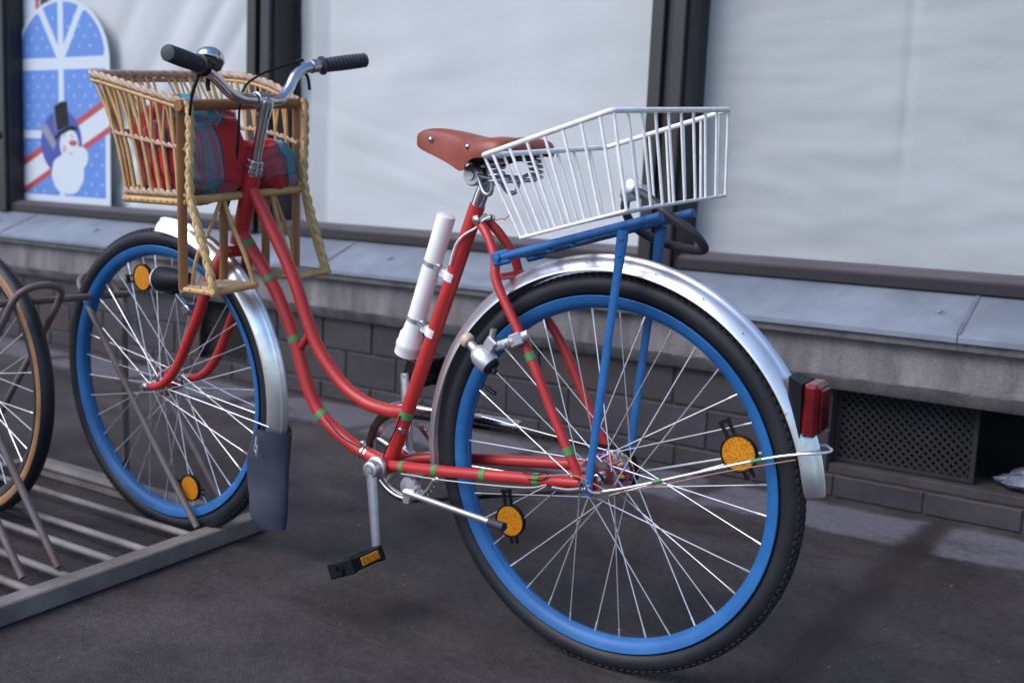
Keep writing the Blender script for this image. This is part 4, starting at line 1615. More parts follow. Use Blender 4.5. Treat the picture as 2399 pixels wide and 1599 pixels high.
crank(1, (0.490, 0.058, 0.280), (0.4715, 0.066, 0.124))
crank(-1, (0.492, -0.058, 0.296), (0.508, -0.066, 0.452))


def pedal(c, s_, tilt):
    pd = empty('pedal', bike, c)
    R = Matrix.Rotation(math.radians(tilt), 3, 'Y')
    b_ = MB()
    L, Wd, H = 0.098, 0.064, 0.026
    for sx_ in (-1, 1):      # two long side blocks
        b_.box(R @ Vector((sx_ * (Wd / 2 - 0.009), s_ * L / 2, 0)), (0.018, L - 0.022, H), R, ch=0.002)
    for e_ in (0, 1):
        b_.box(R @ Vector((0, s_ * (0.008 + e_ * (L - 0.016)), 0)), (Wd + 0.002, 0.012, H + 0.004), R, ch=0.002)
    b_.lathe((0, 0, 0), (0, s_, 0), [(0.0, 0.0), (0.0, 0.0075), (L, 0.0085), (L, 0.0)], 14)
    b_.lathe((0, s_ * (L - 0.001), 0), (0, s_, 0), [(0, 0.0118), (0.0035, 0.0112), (0.0035, 0.007), (0.001, 0.006), (0.001, 0.0)], 18)
    b_.build('pedal_body', M['black'], pd, smooth=30)
    for sx_ in (-1, 1):
        rf = MB()
        rf.box(R @ Vector((sx_ * (Wd / 2 + 0.0008), s_ * L * 0.44, 0)), (0.003, 0.050, 0.0165), R, ch=0.001)
        rf.build('pedal_reflector', M['amber'], pd, smooth=20)
    b_ = MB()
    b_.lathe((0, -s_ * 0.016, 0), (0, s_, 0), [(0, 0.0), (0, 0.0055), (0.018, 0.0055), (0.018, 0.0)], 10)
    b_.build('pedal_axle', M['dullalu'], pd, smooth=40)


pedal((0.4715, 0.076, 0.1235), 1, 24)
pedal((0.508, -0.076, 0.452), -1, 72)

cw = MB()      # chainring with five arms and teeth
C0 = (0.492, -0.047, 0.287)
cw.lathe(C0, (0, 1, 0), [(-0.001, 0.076), (-0.001, 0.086), (0.0015, 0.086), (0.0015, 0.076)], 48, closed=True)
for k in range(5):
    t = 2 * PI * k / 5 + 0.35
    d = Vector((math.cos(t), 0, math.sin(t)))
    cw.tube([Vector(C0) + d * 0.015, Vector(C0) + d * 0.079], 0.0065, 8, flat=0.35, ref=(-d.z, 0, d.x))
for k in range(44):
    t = 2 * PI * k / 44
    d = Vector((math.cos(t), 0, math.sin(t)))
    cw.box(Vector(C0) + d * 0.088, (0.006, 0.002, 0.0045), Matrix.Rotation(-t, 3, 'Y'))
cw.build('chainring', M['chrome'], bike, smooth=40)
# chain: loop of links round chainring and sprocket
R1, R2 = 0.090, 0.036
c1, c2 = Vector((0.492, 0, 0.287)), Vector((0.0, 0, 0.3555))
dvec = c2 - c1
D = dvec.length
th = math.atan2(dvec.z, dvec.x)
ph = math.acos((R1 - R2) / D)
path = []
for k in range(25):
    t = th + ph + (2 * PI - 2 * ph) * k / 24
    path.append(c1 + Vector((math.cos(t), 0, math.sin(t))) * R1)
for k in range(13):
    t = th - ph + (2 * ph) * k / 12
    path.append(c2 + Vector((math.cos(t), 0, math.sin(t))) * R2)
loop = resample(path, 0.0127, True)
ch_ = MB()
for i in range(len(loop)):
    p, q = loop[i], loop[(i + 1) % len(loop)]
    d = q - p
    sag = 0.0
    w = -0.047 if i % 2 else -0.047
    ang = math.atan2(d.z, d.x)
    for s_ in (-1, 1):
        ch_.box((p + q) / 2 + Vector((0, w + s_ * (0.0034 if i % 2 else 0.0024), 0)), (d.length + 0.0055, 0.0012, 0.0062), Matrix.Rotation(-ang, 3, 'Y'))
    ch_.tube([p + Vector((0, w - 0.0045, 0)), p + Vector((0, w + 0.0045, 0))], 0.0032, 6)
ch_.build('chain', M['chain'], bike, smooth=0)
sp = MB()
sp.lathe((0, -0.047, 0.3555), (0, 1, 0), [(-0.001, 0.012), (-0.001, 0.034), (0.0015, 0.034), (0.0015, 0.012)], 36, closed=True)
sp.lathe((0, -0.055, 0.3555), (0, 1, 0), [(0, 0.0), (0, 0.016), (0.012, 0.020), (0.016, 0.022), (0.016, 0.0)], 24)
sp.build('sprocket', M['darksteel'], bike, smooth=40)
# chain guard: chrome strip with black inner arc round the front of the ring
gd = MB()
gd.cur = 0
gp = [Vector((0.492 + 0.106 * math.cos(t), -0.060, 0.287 + 0.106 * math.sin(t))) for t in [math.radians(q) for q in range(58, 93, 4)]] + [Vector((0.44, -0.060, 0.3935)), Vector((0.33, -0.060, 0.3945)), Vector((0.218, -0.060, 0.396))]
gprof = [(0.010 * math.cos(t), 0.013 * math.sin(t)) for t in [PI * k / 7 for k in range(8)]]
gprof = gprof + [(a_ * 0.86, b_ * 0.86) for a_, b_ in reversed(gprof)]
gd.sweep(gp, gprof, ref=(0, 0, 1))
gd.build('chain_guard', M['chrome'], bike, smooth=50)
ga = MB()
for (ra, rb_, wq) in ((0.089, 0.108, -0.052),):
    n = 26
    vs, fs = [], []
    for k in range(n + 1):
        t = math.radians(70 + (208 - 70) * k / n - 70)
        t = math.radians(-22 + (86 + 22) * k / n)
        for rr in (ra, rb_):
            for y in (wq, wq - 0.012):
                vs.append((0.492 + rr * math.cos(t), y, 0.287 + rr * math.sin(t)))
    for k in range(n):
        a_, b2 = 4 * k, 4 * (k + 1)
        fs += [(a_, a_ + 2, b2 + 2, b2), (a_ + 1, b2 + 1, b2 + 3, a_ + 3), (a_ + 2, a_ + 3, b2 + 3, b2 + 2), (a_, b2, b2 + 1, a_ + 1)]
    ga.add(vs, fs)
ga.build('chain_guard_arc', mat('guard_black', (0.022, 0.012, 0.012), 0.35, col2=(0.10, 0.022, 0.016), scale=18, contrast=(0.5, 0.62)), bike, smooth=40)
lo = MB()
lp = [Vector((0.492 + 0.0835 * math.cos(t), -0.040, 0.287 + 0.0835 * math.sin(t))) for t in [math.radians(q) for q in range(200, 341, 5)]]
lo.tube(lp, 0.0030, 8, flat=0.6)
lo.build('chainring_edge', M['alu'], bike, smooth=50)

# kickstand
ks = empty('kickstand', bike, (0.405, 0.035, 0.272))
b_ = MB()
b_.lathe((0.003, -0.008, -0.006), (0, 1, 0), [(0, 0.0), (0, 0.020), (0.012, 0.0215), (0.020, 0.019), (0.022, 0.0)], 22)
b_.box((0.010, 0.004, -0.030), (0.022, 0.012, 0.030), ch=0.004)
b_.tube([(-0.018, 0.006, -0.004), (-0.026, 0.018, -0.008)], 0.0075, 10)
b_.box((0.0, -0.010, 0.020), (0.05, 0.022, 0.012), ch=0.003)
b_.build('stand_bracket', M['dullalu'], ks, smooth=40)
b_ = MB()
b_.tube([(0.010, 0.014, -0.0165), (-0.10, 0.0285, -0.019), (-0.222, 0.045, -0.0215)], 0.0062, 12, flat=0.85)
b_.build('stand_leg', M['alu'], ks, smooth=50)
b_ = MB()
b_.tube([(-0.212, 0.0437, -0.0213), (-0.247, 0.0483, -0.0222)], 0.0085, 12)
b_.build('rubber_tip', M['rubber'], ks, smooth=40)

# ------------------------------------------------------------------ mudguards
def guard(c, a0, a1, lip, crown, half, n, rounded_end):
    """arched strip with three flutes"""
    b_ = MB()
    prof = []
    K = 28
    for k in range(K + 1):
        t = -1 + 2 * k / K
        r = lip + (crown - lip) * (1 - abs(t) ** 2.4)
        if abs(t) < 0.42:
            r += 0.0034 * math.cos(t / 0.42 * PI * 1.5) ** 2
        prof.append((t * half, r))
    rows = []
    for i in range(n + 1):
        a_ = math.radians(a0 + (a1 - a0) * i / n)
        er = Vector((math.cos(a_), 0, math.sin(a_)))
        k_ = 1.0
        if rounded_end:
            q = (n - i) / n * abs(a1 - a0)
            if q < 6:
                k_ = math.sqrt(max(0.0, 1 - ((6 - q) / 6.6) ** 2)) * 0.6 + 0.4
        for (w, r) in prof:
            rows.append(Vector(c) + er * r + Vector((0, w * k_, 0)))
    m = K + 1
    th_ = 0.0012
    vs = rows + []
    fs = []
    for i in range(n):
        for k in range(K):
            fs.append((i * m + k, i * m + k + 1, (i + 1) * m + k + 1, (i + 1) * m + k))
    # inner skin
    o = len(rows)
    for i in range(n + 1):
        a_ = math.radians(a0 + (a1 - a0) * i / n)
        er = Vector((math.cos(a_), 0, math.sin(a_)))
        for k in range(m):
            vs.append(rows[i * m + k] - er * th_)
    for i in range(n):
        for k in range(K):
            fs.append((o + i * m + k, o + (i + 1) * m + k, o + (i + 1) * m + k + 1, o + i * m + k + 1))
        for k in (0, K):
            fs.append((i * m + k, (i + 1) * m + k, o + (i + 1) * m + k, o + i * m + k))
    for i in (0, n):
        for k in range(K):
            fs.append((i * m + k, i * m + k + 1, o + i * m + k + 1, o + i * m + k))
    b_.add(vs, fs)
    return b_


rear_guard = guard(RW, -9, 174.5, 0.3625, 0.3840, 0.0270, 110, True).build('mudguard', M['alu'], bike, smooth=35)
front_guard = guard(FW, 91.5, 191.0, 0.3530, 0.3795, 0.0265, 60, False).build('mudguard', M['alu'], bike, smooth=35)
# guard rivets
rv = MB()
for a_ in (72, 84, 96, 104, 118, 131):
    er = Vector((math.cos(math.radians(a_)), 0, math.sin(math.radians(a_))))
    rv.lathe(Vector(RW) + er * 0.3745 + Vector((0, 0.0232, 0)), er + Vector((0, 0.7, 0)), [(0, 0.0013), (0.0006, 0.0011), (0.0009, 0.0)], 8)
rv.build('guard_rivets', M['darksteel'], bike, smooth=0, stuff=True)
# wire stays
sy = MB()
sy.tube(catmull([(-0.030, 0.068, 0.349), (-0.083, 0.060, 0.366), (-0.204, 0.045, 0.412), (-0.300, 0.033, 0.447), (-0.352, 0.029, 0.462), (-0.377, 0.020, 0.4655), (-0.389, 0.0, 0.466), (-0.381, -0.020, 0.4655), (-0.352, -0.029, 0.462),
                 (-0.204, -0.045, 0.412), (-0.030, -0.068, 0.349)], 6), 0.0023, 8)
sy.build('guard_stay', M['steel'], bike, smooth=60)
for u in (-0.128, -0.285):
    i = [p for p in catmull([(-0.083, 0.060, 0.366), (-0.204, 0.045, 0.412), (-0.300, 0.033, 0.447)], 12)]
    j = min(range(len(i) - 1), key=lambda q: abs(i[q].x - u))
    d = (i[j + 1] - i[j]).normalized()
    b_ = MB()
    b_.tube([i[j] - d * 0.009, i[j] + d * 0.009], 0.0034, 8)
    b_.build('tape_band', M['green'], bike, smooth=50)
cable([(-0.060, 0.062, 0.352), (-0.14, 0.055, 0.380), (-0.22, 0.044, 0.410), (-0.30, 0.034, 0.437), (-0.345, 0.030, 0.452)], 0.0010, M['brownwire'])
sy = MB()
sy.tube([(1.155, 0.058, 0.372), (0.985, 0.040, 0.345), (0.800, 0.030, 0.318)], 0.0020, 6)
sy.tube([(1.155, -0.058, 0.372), (0.985, -0.040, 0.345), (0.800, -0.030, 0.318)], 0.0020, 6)
sy.build('guard_stay', mat('stay_blue_steel', (0.35, 0.38, 0.5), 0.35, 1.0), bike, smooth=60)

# rubber mud flap
fl = MB()
nf, mf = 18, 14
for i in range(nf + 1):
    s = i / nf
    v = 0.300 - 0.218 * s
    ub = 0.772 + 0.006 * s + 0.012 * s * s
    half = 0.047 - 0.010 * s + 0.004 * math.sin(s * 9)
    fwd = 0.054 + 0.052 * math.sin(min(1.0, s * 1.5) * PI * 0.62) - 0.036 * s
    if s > 0.85:
        half *= 1 - 0.25 * ((s - 0.85) / 0.15) ** 2
        fwd *= 1 - 0.35 * ((s - 0.85) / 0.15) ** 2
    for k in range(mf + 1):
        t = -1 + 2 * k / mf
        u = ub + fwd * abs(t) ** 1.8 + 0.003 * noise.noise((t * 2, s * 4, 0))
        edge = 0.010 * (1 - abs(t)) * math.sin(s * PI)
        fl.v.append(Vector((u, half * t * (1 - 0.12 * abs(t) ** 3), v + 0.012 * abs(t) * (1 - s))))
base_n = len(fl.v)
for p in list(fl.v[:base_n]):
    fl.v.append(p + Vector((0.0022, 0, 0)))
for i in range(nf):
    for k in range(mf):
        a_ = i * (mf + 1) + k
        q = [a_, a_ + 1, a_ + mf + 2, a_ + mf + 1]
        fl.f.append(q)
        fl.mi.append(0)
        fl.f.append([x + base_n for x in reversed(q)])
        fl.mi.append(0)
for i in range(nf):
    for k in (0, mf):
        a_ = i * (mf + 1) + k
        fl.f.append([a_, a_ + mf + 1, a_ + mf + 1 + base_n, a_ + base_n]); fl.mi.append(0)
for i in (0, nf):
    for k in range(mf):
        a_ = i * (mf + 1) + k
        fl.f.append([a_, a_ + 1, a_ + 1 + base_n, a_ + base_n]); fl.mi.append(0)
fl.build('mud_flap', M['flap'], bike, smooth=50)
b_ = MB()
ring_ = [Vector((0.822 + 0.004 * math.cos(t), 0.049, 0.272 + 0.008 * math.sin(t))) for t in [2 * PI * k / 14 for k in range(14)]]
b_.tube(ring_, 0.0014, 6, closed=True)
b_.tube([(0.822, 0.047, 0.298), (0.822, 0.0495, 0.281)], 0.0017, 6)
b_.tube([(0.822, 0.049, 0.264), (0.822, 0.047, 0.254)], 0.0020, 6)
b_.build('flap_hook', M['steel'], bike, smooth=40)

# ------------------------------------------------------------------ lamps and dynamo
tl = empty('tail_light', bike, (-0.343, 0.0, 0.529))
b_ = MB()
vs = [(-0.004, y, z) for y, z in ((0.029, 0.042), (-0.031, 0.042), (-0.026, -0.044), (0.024, -0.044))] + [(0.020, y, z) for y, z in ((0.022, 0.050), (-0.022, 0.050), (-0.014, -0.030), (0.014, -0.030))]
b_.add(vs, [(0, 1, 2, 3), (7, 6, 5, 4), (0, 4, 5, 1), (1, 5, 6, 2), (2, 6, 7, 3), (3, 7, 4, 0)])
b_.build('light_housing', M['black'], tl, smooth=20)
b_ = MB()
# faceted red cover: slightly narrower towards the rear
b_.box((-0.0165, -0.001, 0.001), (0.026, 0.056, 0.084), ch=0.006)
b_.box((-0.031, -0.001, 0.002), (0.006, 0.038, 0.066), ch=0.0025)
b_.build('light_cover', M['redlens'], tl, smooth=25)

hl = empty('headlight', bike, (1.034, 0.074, 0.618))
b_ = MB()
prof = [(-0.054, 0.0), (-0.054, 0.010), (-0.046, 0.018), (-0.020, 0.0235), (0.020, 0.0265), (0.044, 0.0275), (0.046, 0.0262)]
b_.lathe((0, 0, 0), (1, 0, -0.03), prof, 26)
b_.box((0.010, 0, -0.024), (0.034, 0.022, 0.014), ch=0.004)
b_.build('lamp_body', M['black'], hl, smooth=40)
b_ = MB()
b_.lathe((0, 0, 0), (1, 0, -0.03), [(0.045, 0.0268), (0.050, 0.0262), (0.055, 0.018), (0.057, 0.0)], 26)
b_.build('lamp_lens', mat('lamp_glass', (0.55, 0.58, 0.62), 0.08, coat=0.4), hl, smooth=50)
b_ = MB()
b_.tube([(0.000, -0.003, -0.030), (-0.018, -0.012, -0.055)], 0.0058, 10)
b_.box((-0.025, -0.019, -0.064), (0.024, 0.030, 0.020), Matrix.Rotation(math.radians(30), 3, 'Y'), ch=0.003)
b_.build('lamp_bracket', M['chrome'], hl, smooth=40)

dy = empty('dynamo', bike, (0.220, 0.068, 0.549))
axd = Vector((0.055, 0.0, 0.042)).normalized()
b_ = MB()
b_.lathe((0, 0, 0), axd, [(-0.024, 0.0), (-0.024, 0.0135), (-0.021, 0.0185), (-0.012, 0.0205), (0.006, 0.0200), (0.016, 0.0155), (0.022, 0.0085), (0.040, 0.0075), (0.040, 0.0)], 26)
b_.build('dynamo_body', mat('bright_aluminium', (0.72, 0.72, 0.73), 0.38, 0.75), dy, smooth=45)
b_ = MB()
b_.lathe((0, 0, 0), axd, [(0.038, 0.0), (0.038, 0.0125), (0.041, 0.0138), (0.049, 0.0132), (0.053, 0.0095), (0.053, 0.0)], 24)
b_.build('friction_roller', mat('worn_roller', (0.5, 0.36, 0.24), 0.5, col2=(0.62, 0.5, 0.38), scale=60), dy, smooth=40)
b_ = MB()
b_.lathe((0, 0, 0), axd, [(-0.028, 0.0), (-0.028, 0.0150), (-0.020, 0.0180), (-0.020, 0.0)], 24)
b_.tube([axd * -0.024 + Vector((-0.004, 0.006, 0)), axd * -0.036 + Vector((-0.005, 0.008, 0))], 0.0045, 8)
b_.build('dynamo_cap', M['black'], dy, smooth=40)
b_ = MB()
b_.box((-0.018, -0.004, 0.026), (0.024, 0.022, 0.022), Matrix.Rotation(math.radians(-35), 3, 'Y'), ch=0.003)
b_.tube([(-0.014, -0.004, 0.030), (-0.020, -0.004, 0.052)], 0.0058, 10)
b_.tube([(-0.026, -0.004, 0.022), (-0.062, 0.002, 0.036), (-0.094, -0.002, 0.052)], 0.0085, 10, flat=0.65)
b_.box((-0.072, 0.004, 0.040), (0.026, 0.010, 0.024), Matrix.Rotation(math.radians(25), 3, 'Y'), ch=0.003)
b_.lathe((-0.064, 0.006, 0.037), (0, 1, 0), [(0, 0.006), (0.004, 0.0055), (0.005, 0.0)], 8)
b_.lathe((-0.046, 0.002, 0.029), (0, 1, 0), [(0, 0.006), (0.005, 0.0055), (0.006, 0.0)], 8)
b_.build('dynamo_bracket', M['dullalu'], dy, smooth=30)

# ------------------------------------------------------------------ saddle and post
b_ = MB()
b_.tube([ST0 - (ST1 - ST0).normalized() * -0.01, Vector((0.262, 0, 0.862))], 0.0128, 18)
b_.build('seat_post', M['chrome'], bike, smooth=50)
sad = empty('saddle', bike, (0.27, 0, 0.90))
SO = Vector((0.27, 0, 0.90))
# stations along the saddle: u, top height, half width, skirt bottom, squareness
stn = [(0.4175, 0.930, 0.006, 0.925), (0.4130, 0.938, 0.015, 0.917), (0.402, 0.9445, 0.021, 0.9105), (0.385, 0.9475, 0.0245, 0.9045), (0.362, 0.9475, 0.0275, 0.897), (0.335, 0.9450, 0.033, 0.888), (0.312, 0.9415, 0.040, 0.8795), (0.292, 0.9375, 0.050, 0.8735),
       (0.274, 0.9340, 0.0635, 0.8765), (0.256, 0.9320, 0.0775, 0.8850), (0.236, 0.9320, 0.090, 0.8925), (0.212, 0.9335, 0.0990, 0.8975), (0.186, 0.9350, 0.1040, 0.8990), (0.160, 0.9350, 0.1045, 0.8995), (0.138, 0.9320, 0.1000, 0.900), (0.126, 0.9260, 0.088, 0.901), (0.1205, 0.918, 0.070, 0.903)]
stn = [(s[0] if s[0] > 0.274 else 0.168 + (s[0] - 0.1205) * (0.274 - 0.168) / (0.274 - 0.1205), s[1], s[2] if s[0] > 0.274 else 0.0635 + (s[2] - 0.0635) * 0.86, s[3]) for s in stn]
b_ = MB()
fine = catmull([Vector(s[:3]) for s in stn], 3)
fb = catmull([Vector((s[0], s[3], 0)) for s in stn], 3)
K = 24
for (p, q) in zip(fine, fb):
    u, top, hw, bot = p.x, p.y, max(0.004, p.z), q.y
    for k in range(K + 1):
        t = -1 + 2 * k / K                      # across
        a_ = abs(t)
        if a_ < 0.62:
            yy = hw * a_ / 0.62 * 0.86
            zz = top - (top - bot) * 0.22 * (a_ / 0.62) ** 2.2 * (0.5 + 0.5 * min(1, hw / 0.05) * 0.5)
            zz -= 0.004 * (1 - min(1, a_ / 0.25)) * (1 if 0.17 < u < 0.25 else 0)
        else:
            s = (a_ - 0.62) / 0.38
            ztop = top - (top - bot) * 0.22 * (0.5 + 0.5 * min(1, hw / 0.05) * 0.5)
            yy = hw * (0.86 + 0.14 * math.sin(s * PI / 2 * 1.0) - 0.07 * s * s)
            zz = ztop + (bot - ztop) * s ** 1.15
        b_.v.append(Vector((u, math.copysign(yy, t), zz)))
nst = len(fine)
for i in range(nst - 1):
    for k in range(K):
        a_ = i * (K + 1) + k
        b_.f.append([a_, a_ + 1, a_ + K + 2, a_ + K + 1])
        b_.mi.append(0)
n0 = len(b_.v)
for i in range(nst):
    for k in range(K + 1):
        p = b_.v[i * (K + 1) + k]
        b_.v.append(Vector((SO.x + (p.x - SO.x) * 0.982, p.y * 0.955, p.z - 0.0045 * (1 - abs(-1 + 2 * k / K) ** 4))))
for i in range(nst - 1):
    for k in range(K):
        a_ = n0 + i * (K + 1) + k
        b_.f.append([a_, a_ + K + 1, a_ + K + 2, a_ + 1])
        b_.mi.append(1)
    for k in (0, K):
        a_ = i * (K + 1) + k
        b_.f.append([a_, a_ + K + 1, n0 + a_ + K + 1, n0 + a_])
        b_.mi.append(0)
for i in (0, nst - 1):
    for k in range(K):
        a_ = i * (K + 1) + k
        b_.f.append([a_, a_ + 1, n0 + a_ + 1, n0 + a_])
        b_.mi.append(0)
b_.build('seat_cover', [M['leather'], M['leatherunder']], sad, off=SO, smooth=50)
for (u, y, z, nn) in ((0.3715, 0.0262, 0.928, (0.15, 1, 0.35)), (0.249, 0.0800, 0.9175, (0.25, 1, 0.7)), (0.3715, -0.0262, 0.928, (0.15, -1, 0.35)), (0.249, -0.0800, 0.9175, (0.25, -1, 0.7))):
    rvt = MB()
    rvt.lathe((u, y, z), nn, [(-0.003, 0.0055), (0.0012, 0.0055), (0.0035, 0.004), (0.0042, 0.0)], 14)
    rvt.build('rivet', M['chrome'], sad, off=SO, smooth=50)
# underside: clamp, rails, coil springs
b_ = MB()
b_.lathe((0.278, -0.030, 0.866), (0, 1, 0), [(0, 0.0), (0, 0.017), (0.004, 0.0195), (0.012, 0.0195), (0.014, 0.013), (0.046, 0.013), (0.048, 0.0195), (0.056, 0.0195), (0.060, 0.017), (0.060, 0.009), (0.064, 0.008), (0.064, 0.0)], 22)
b_.lathe((0.258, 0, 0.852), (-0.06, 0, 0.2), [(0, 0.0140), (0.03, 0.0150), (0.034, 0.011)], 18)
b_.build('seat_clamp', M['dullalu'], sad, off=SO, smooth=40)
b_ = MB()
for s_ in (1, -1):
    b_.tube(catmull([(0.392, 0.008 * s_, 0.922), (0.36, 0.014 * s_, 0.905), (0.31, 0.022 * s_, 0.884), (0.27, 0.026 * s_, 0.868), (0.22, 0.040 * s_, 0.862), (0.21, 0.056 * s_, 0.868), (0.200, 0.062 * s_, 0.860)], 5), 0.0036, 8)
    # coil spring under the rear
    pts = []
    for k in range(71):
        t = k / 70
        a_ = 2 * PI * 4.5 * t
        pts.append((0.200 + 0.0135 * math.cos(a_), 0.062 * s_ + 0.0135 * math.sin(a_), 0.858 + 0.042 * t))
    b_.tube(pts, 0.0021, 6)
    b_.tube(catmull([(0.262, 0.030 * s_, 0.866), (0.245, 0.036 * s_, 0.838), (0.228, 0.040 * s_, 0.836), (0.222, 0.042 * s_, 0.856)], 5), 0.0040, 8)
b_.tube(catmull([(0.192, 0.072, 0.902), (0.182, 0.04, 0.905), (0.179, 0, 0.906), (0.182, -0.04, 0.905), (0.192, -0.072, 0.902)], 5), 0.0034, 8)
b_.tube([(0.200, 0.062, 0.858), (0.200, -0.062, 0.858)], 0.0036, 8)
b_.box((0.226, 0, 0.856), (0.050, 0.016, 0.004), ch=0.001)
b_.build('saddle_springs', M['dullalu'], sad, off=SO, smooth=50)
b_ = MB()
b_.box((0.225, 0, 0.898), (0.075, 0.10, 0.012), ch=0.005)
b_.build('under_plate', M['leatherunder'], sad, off=SO, smooth=30)

# ------------------------------------------------------------------ luggage carrier
car = empty('luggage_carrier', bike, (0.0, 0, 0.78))
CO = Vector((0, 0, 0.78))


def ry(u):
    return 0.7825 - 0.2855 * u


for s_ in (1, -1):
    b_ = MB()
    b_.tube([(0.195, 0.052 * s_, ry(0.195)), (0.15, 0.056 * s_, ry(0.15)), (0.10, 0.060 * s_, ry(0.10)), (-0.105, 0.060 * s_, ry(-0.105))], 0.0080, 12)
    b_.lathe((-0.105, 0.060 * s_, ry(-0.105)), (-1, 0, 0.2855), [(0, 0.0083), (0.010, 0.0083), (0.011, 0.0)], 12)
    b_.build('carrier_tube', M['blue'], car, off=CO, smooth=50)
    b_ = MB()
    b_.box((0.193, 0.054 * s_, ry(0.193) - 0.001), (0.040, 0.010, 0.026), Matrix.Rotation(math.radians(16), 3, 'Y'), ch=0.004)
    b_.lathe((0.198, 0.058 * s_, ry(0.195)), (0, s_, 0), [(0, 0.007), (0.005, 0.0065), (0.006, 0.0)], 10)
    b_.build('carrier_bracket', M['blue'], car, off=CO, smooth=30)
    # flattened strut down to the axle, broader at its foot of the tube
    b_ = MB()
    P0, P1 = Vector((-0.0525, 0.069 * s_, 0.790)), Vector((-0.002, 0.0715 * s_, 0.338))
    d = (P1 - P0)
    b_.sweep([P0 + d * t for t in (0, 0.03, 0.10, 0.16, 0.55, 0.94, 1.0)], [(0.0085 * math.cos(t), 0.0034 * math.sin(t)) for t in [2 * PI * k / 10 for k in range(10)]], ref=(1, 0, 0),
             scale=lambda t: {0: 1.15}.get(round(t, 2), 1.25 if t < 0.2 else (1.12 if t < 0.4 else (0.92 if t < 0.9 else 1.15))))
    for (t, rr) in ((0.03, 0.0045), (0.09, 0.0036)):
        b_.lathe(P0 + d * t + Vector((0, 0.003 * s_, 0)), (0, s_, 0), [(0, rr), (0.0022, rr * 0.9), (0.003, 0.0)], 8)
    b_.build('carrier_strut', M['blue'], car, off=CO, smooth=40)
for u in (0.185, 0.120, 0.050, -0.020, -0.090):
    b_ = MB()
    b_.tube([(u, -0.058, ry(u) - 0.002), (u, 0.058, ry(u) - 0.002)], 0.0050, 8)
    b_.build('carrier_rung', M['blue'], car, off=CO, smooth=50)
for w in (-0.02, 0.02):
    b_ = MB()
    b_.tube([(0.185, w, ry(0.185)), (-0.090, w, ry(-0.090))], 0.0045, 8)
    b_.build('carrier_rung', M['blue'], car, off=CO, smooth=50)
b_ = MB()
for u in (0.045, 0.09):
    b_.lathe((u, 0.060, ry(u) - 0.0085), (0, 0.1, -1), [(0, 0.006), (0.004, 0.0055), (0.0065, 0.003), (0.007, 0.0)], 10)
b_.build('carrier_bolts', M['blue'], car, off=CO, smooth=40)

# ================================================================== WHITE WIRE BASKET on the carrier
wb, WO = bike_thing('wire_basket', 'white wire shopping basket fixed on the blue carrier behind the saddle', 'basket', (0.0, 0.0, 0.79))
aw = 0.165
nfb, nrb = Vector((0.0835, aw, 0.775)), Vector((-0.1045, aw, 0.8275))
ffb, frb = Vector((0.087, -aw, 0.800)), Vector((-0.1275, -aw, 0.8415))
nft, nrt = Vector((0.1590, aw, 0.9035)), Vector((-0.0760, aw, 0.9755))
fft, frt = Vector((0.1120, -aw, 0.9185)), Vector((-0.1255, -aw, 0.9865))


def rounded(c, r=0.022, n=4):
    out = []
    L = len(c)
    for i in range(L):
        p0, p1, p2 = c[i - 1], c[i], c[(i + 1) % L]
        a_, b2 = p1 + (p0 - p1).normalized() * r, p1 + (p2 - p1).normalized() * r
        for k in range(n + 1):
            t = k / n
            out.append(a_ * (1 - t) ** 2 + p1 * 2 * t * (1 - t) + b2 * t * t)
    return out


b_ = MB()
b_.tube(rounded([nft, nrt, frt, fft], 0.010), 0.0045, 10, closed=True)
b_.build('basket_rim', M['whitewire'], wb, off=WO, smooth=60)
b_ = MB()
b_.tube(rounded([nfb, nrb, frb, ffb], 0.006), 0.0030, 8, closed=True)
b_.build('basket_foot', M['whitewire'], wb, off=WO, smooth=60)


def bars(t0, t1, b0, b1, n, ends):
    for k in range(n):
        s = (k + 0.5) / n if not ends else k / (n - 1)
        s = 0.015 + 0.97 * s
        w = MB()
        w.tube([t0.lerp(t1, s), b0.lerp(b1, s)], 0.0026, 7)
        w.build('basket_wire', M['whitewire'], wb, off=WO, smooth=60)


bars(nft, nrt, nfb, nrb, 7, False)
bars(nrt, frt, nrb, frb, 10, True)
bars(frt, fft, frb, ffb, 7, False)
bars(fft, nft, ffb, nfb, 8, True)
for k in range(1, 6):
    w = MB()
    s = k / 6
    w.tube([nfb.lerp(nrb, s), ffb.lerp(frb, s)], 0.0021, 7)
    w.build('basket_wire', M['whitewire'], wb, off=WO, smooth=60)
for k in range(1, 8):
    w = MB()
    s = k / 8
    w.tube([nfb.lerp(ffb, s), nrb.lerp(frb, s)], 0.0021, 7)
    w.build('basket_wire', M['whitewire'], wb, off=WO, smooth=60)

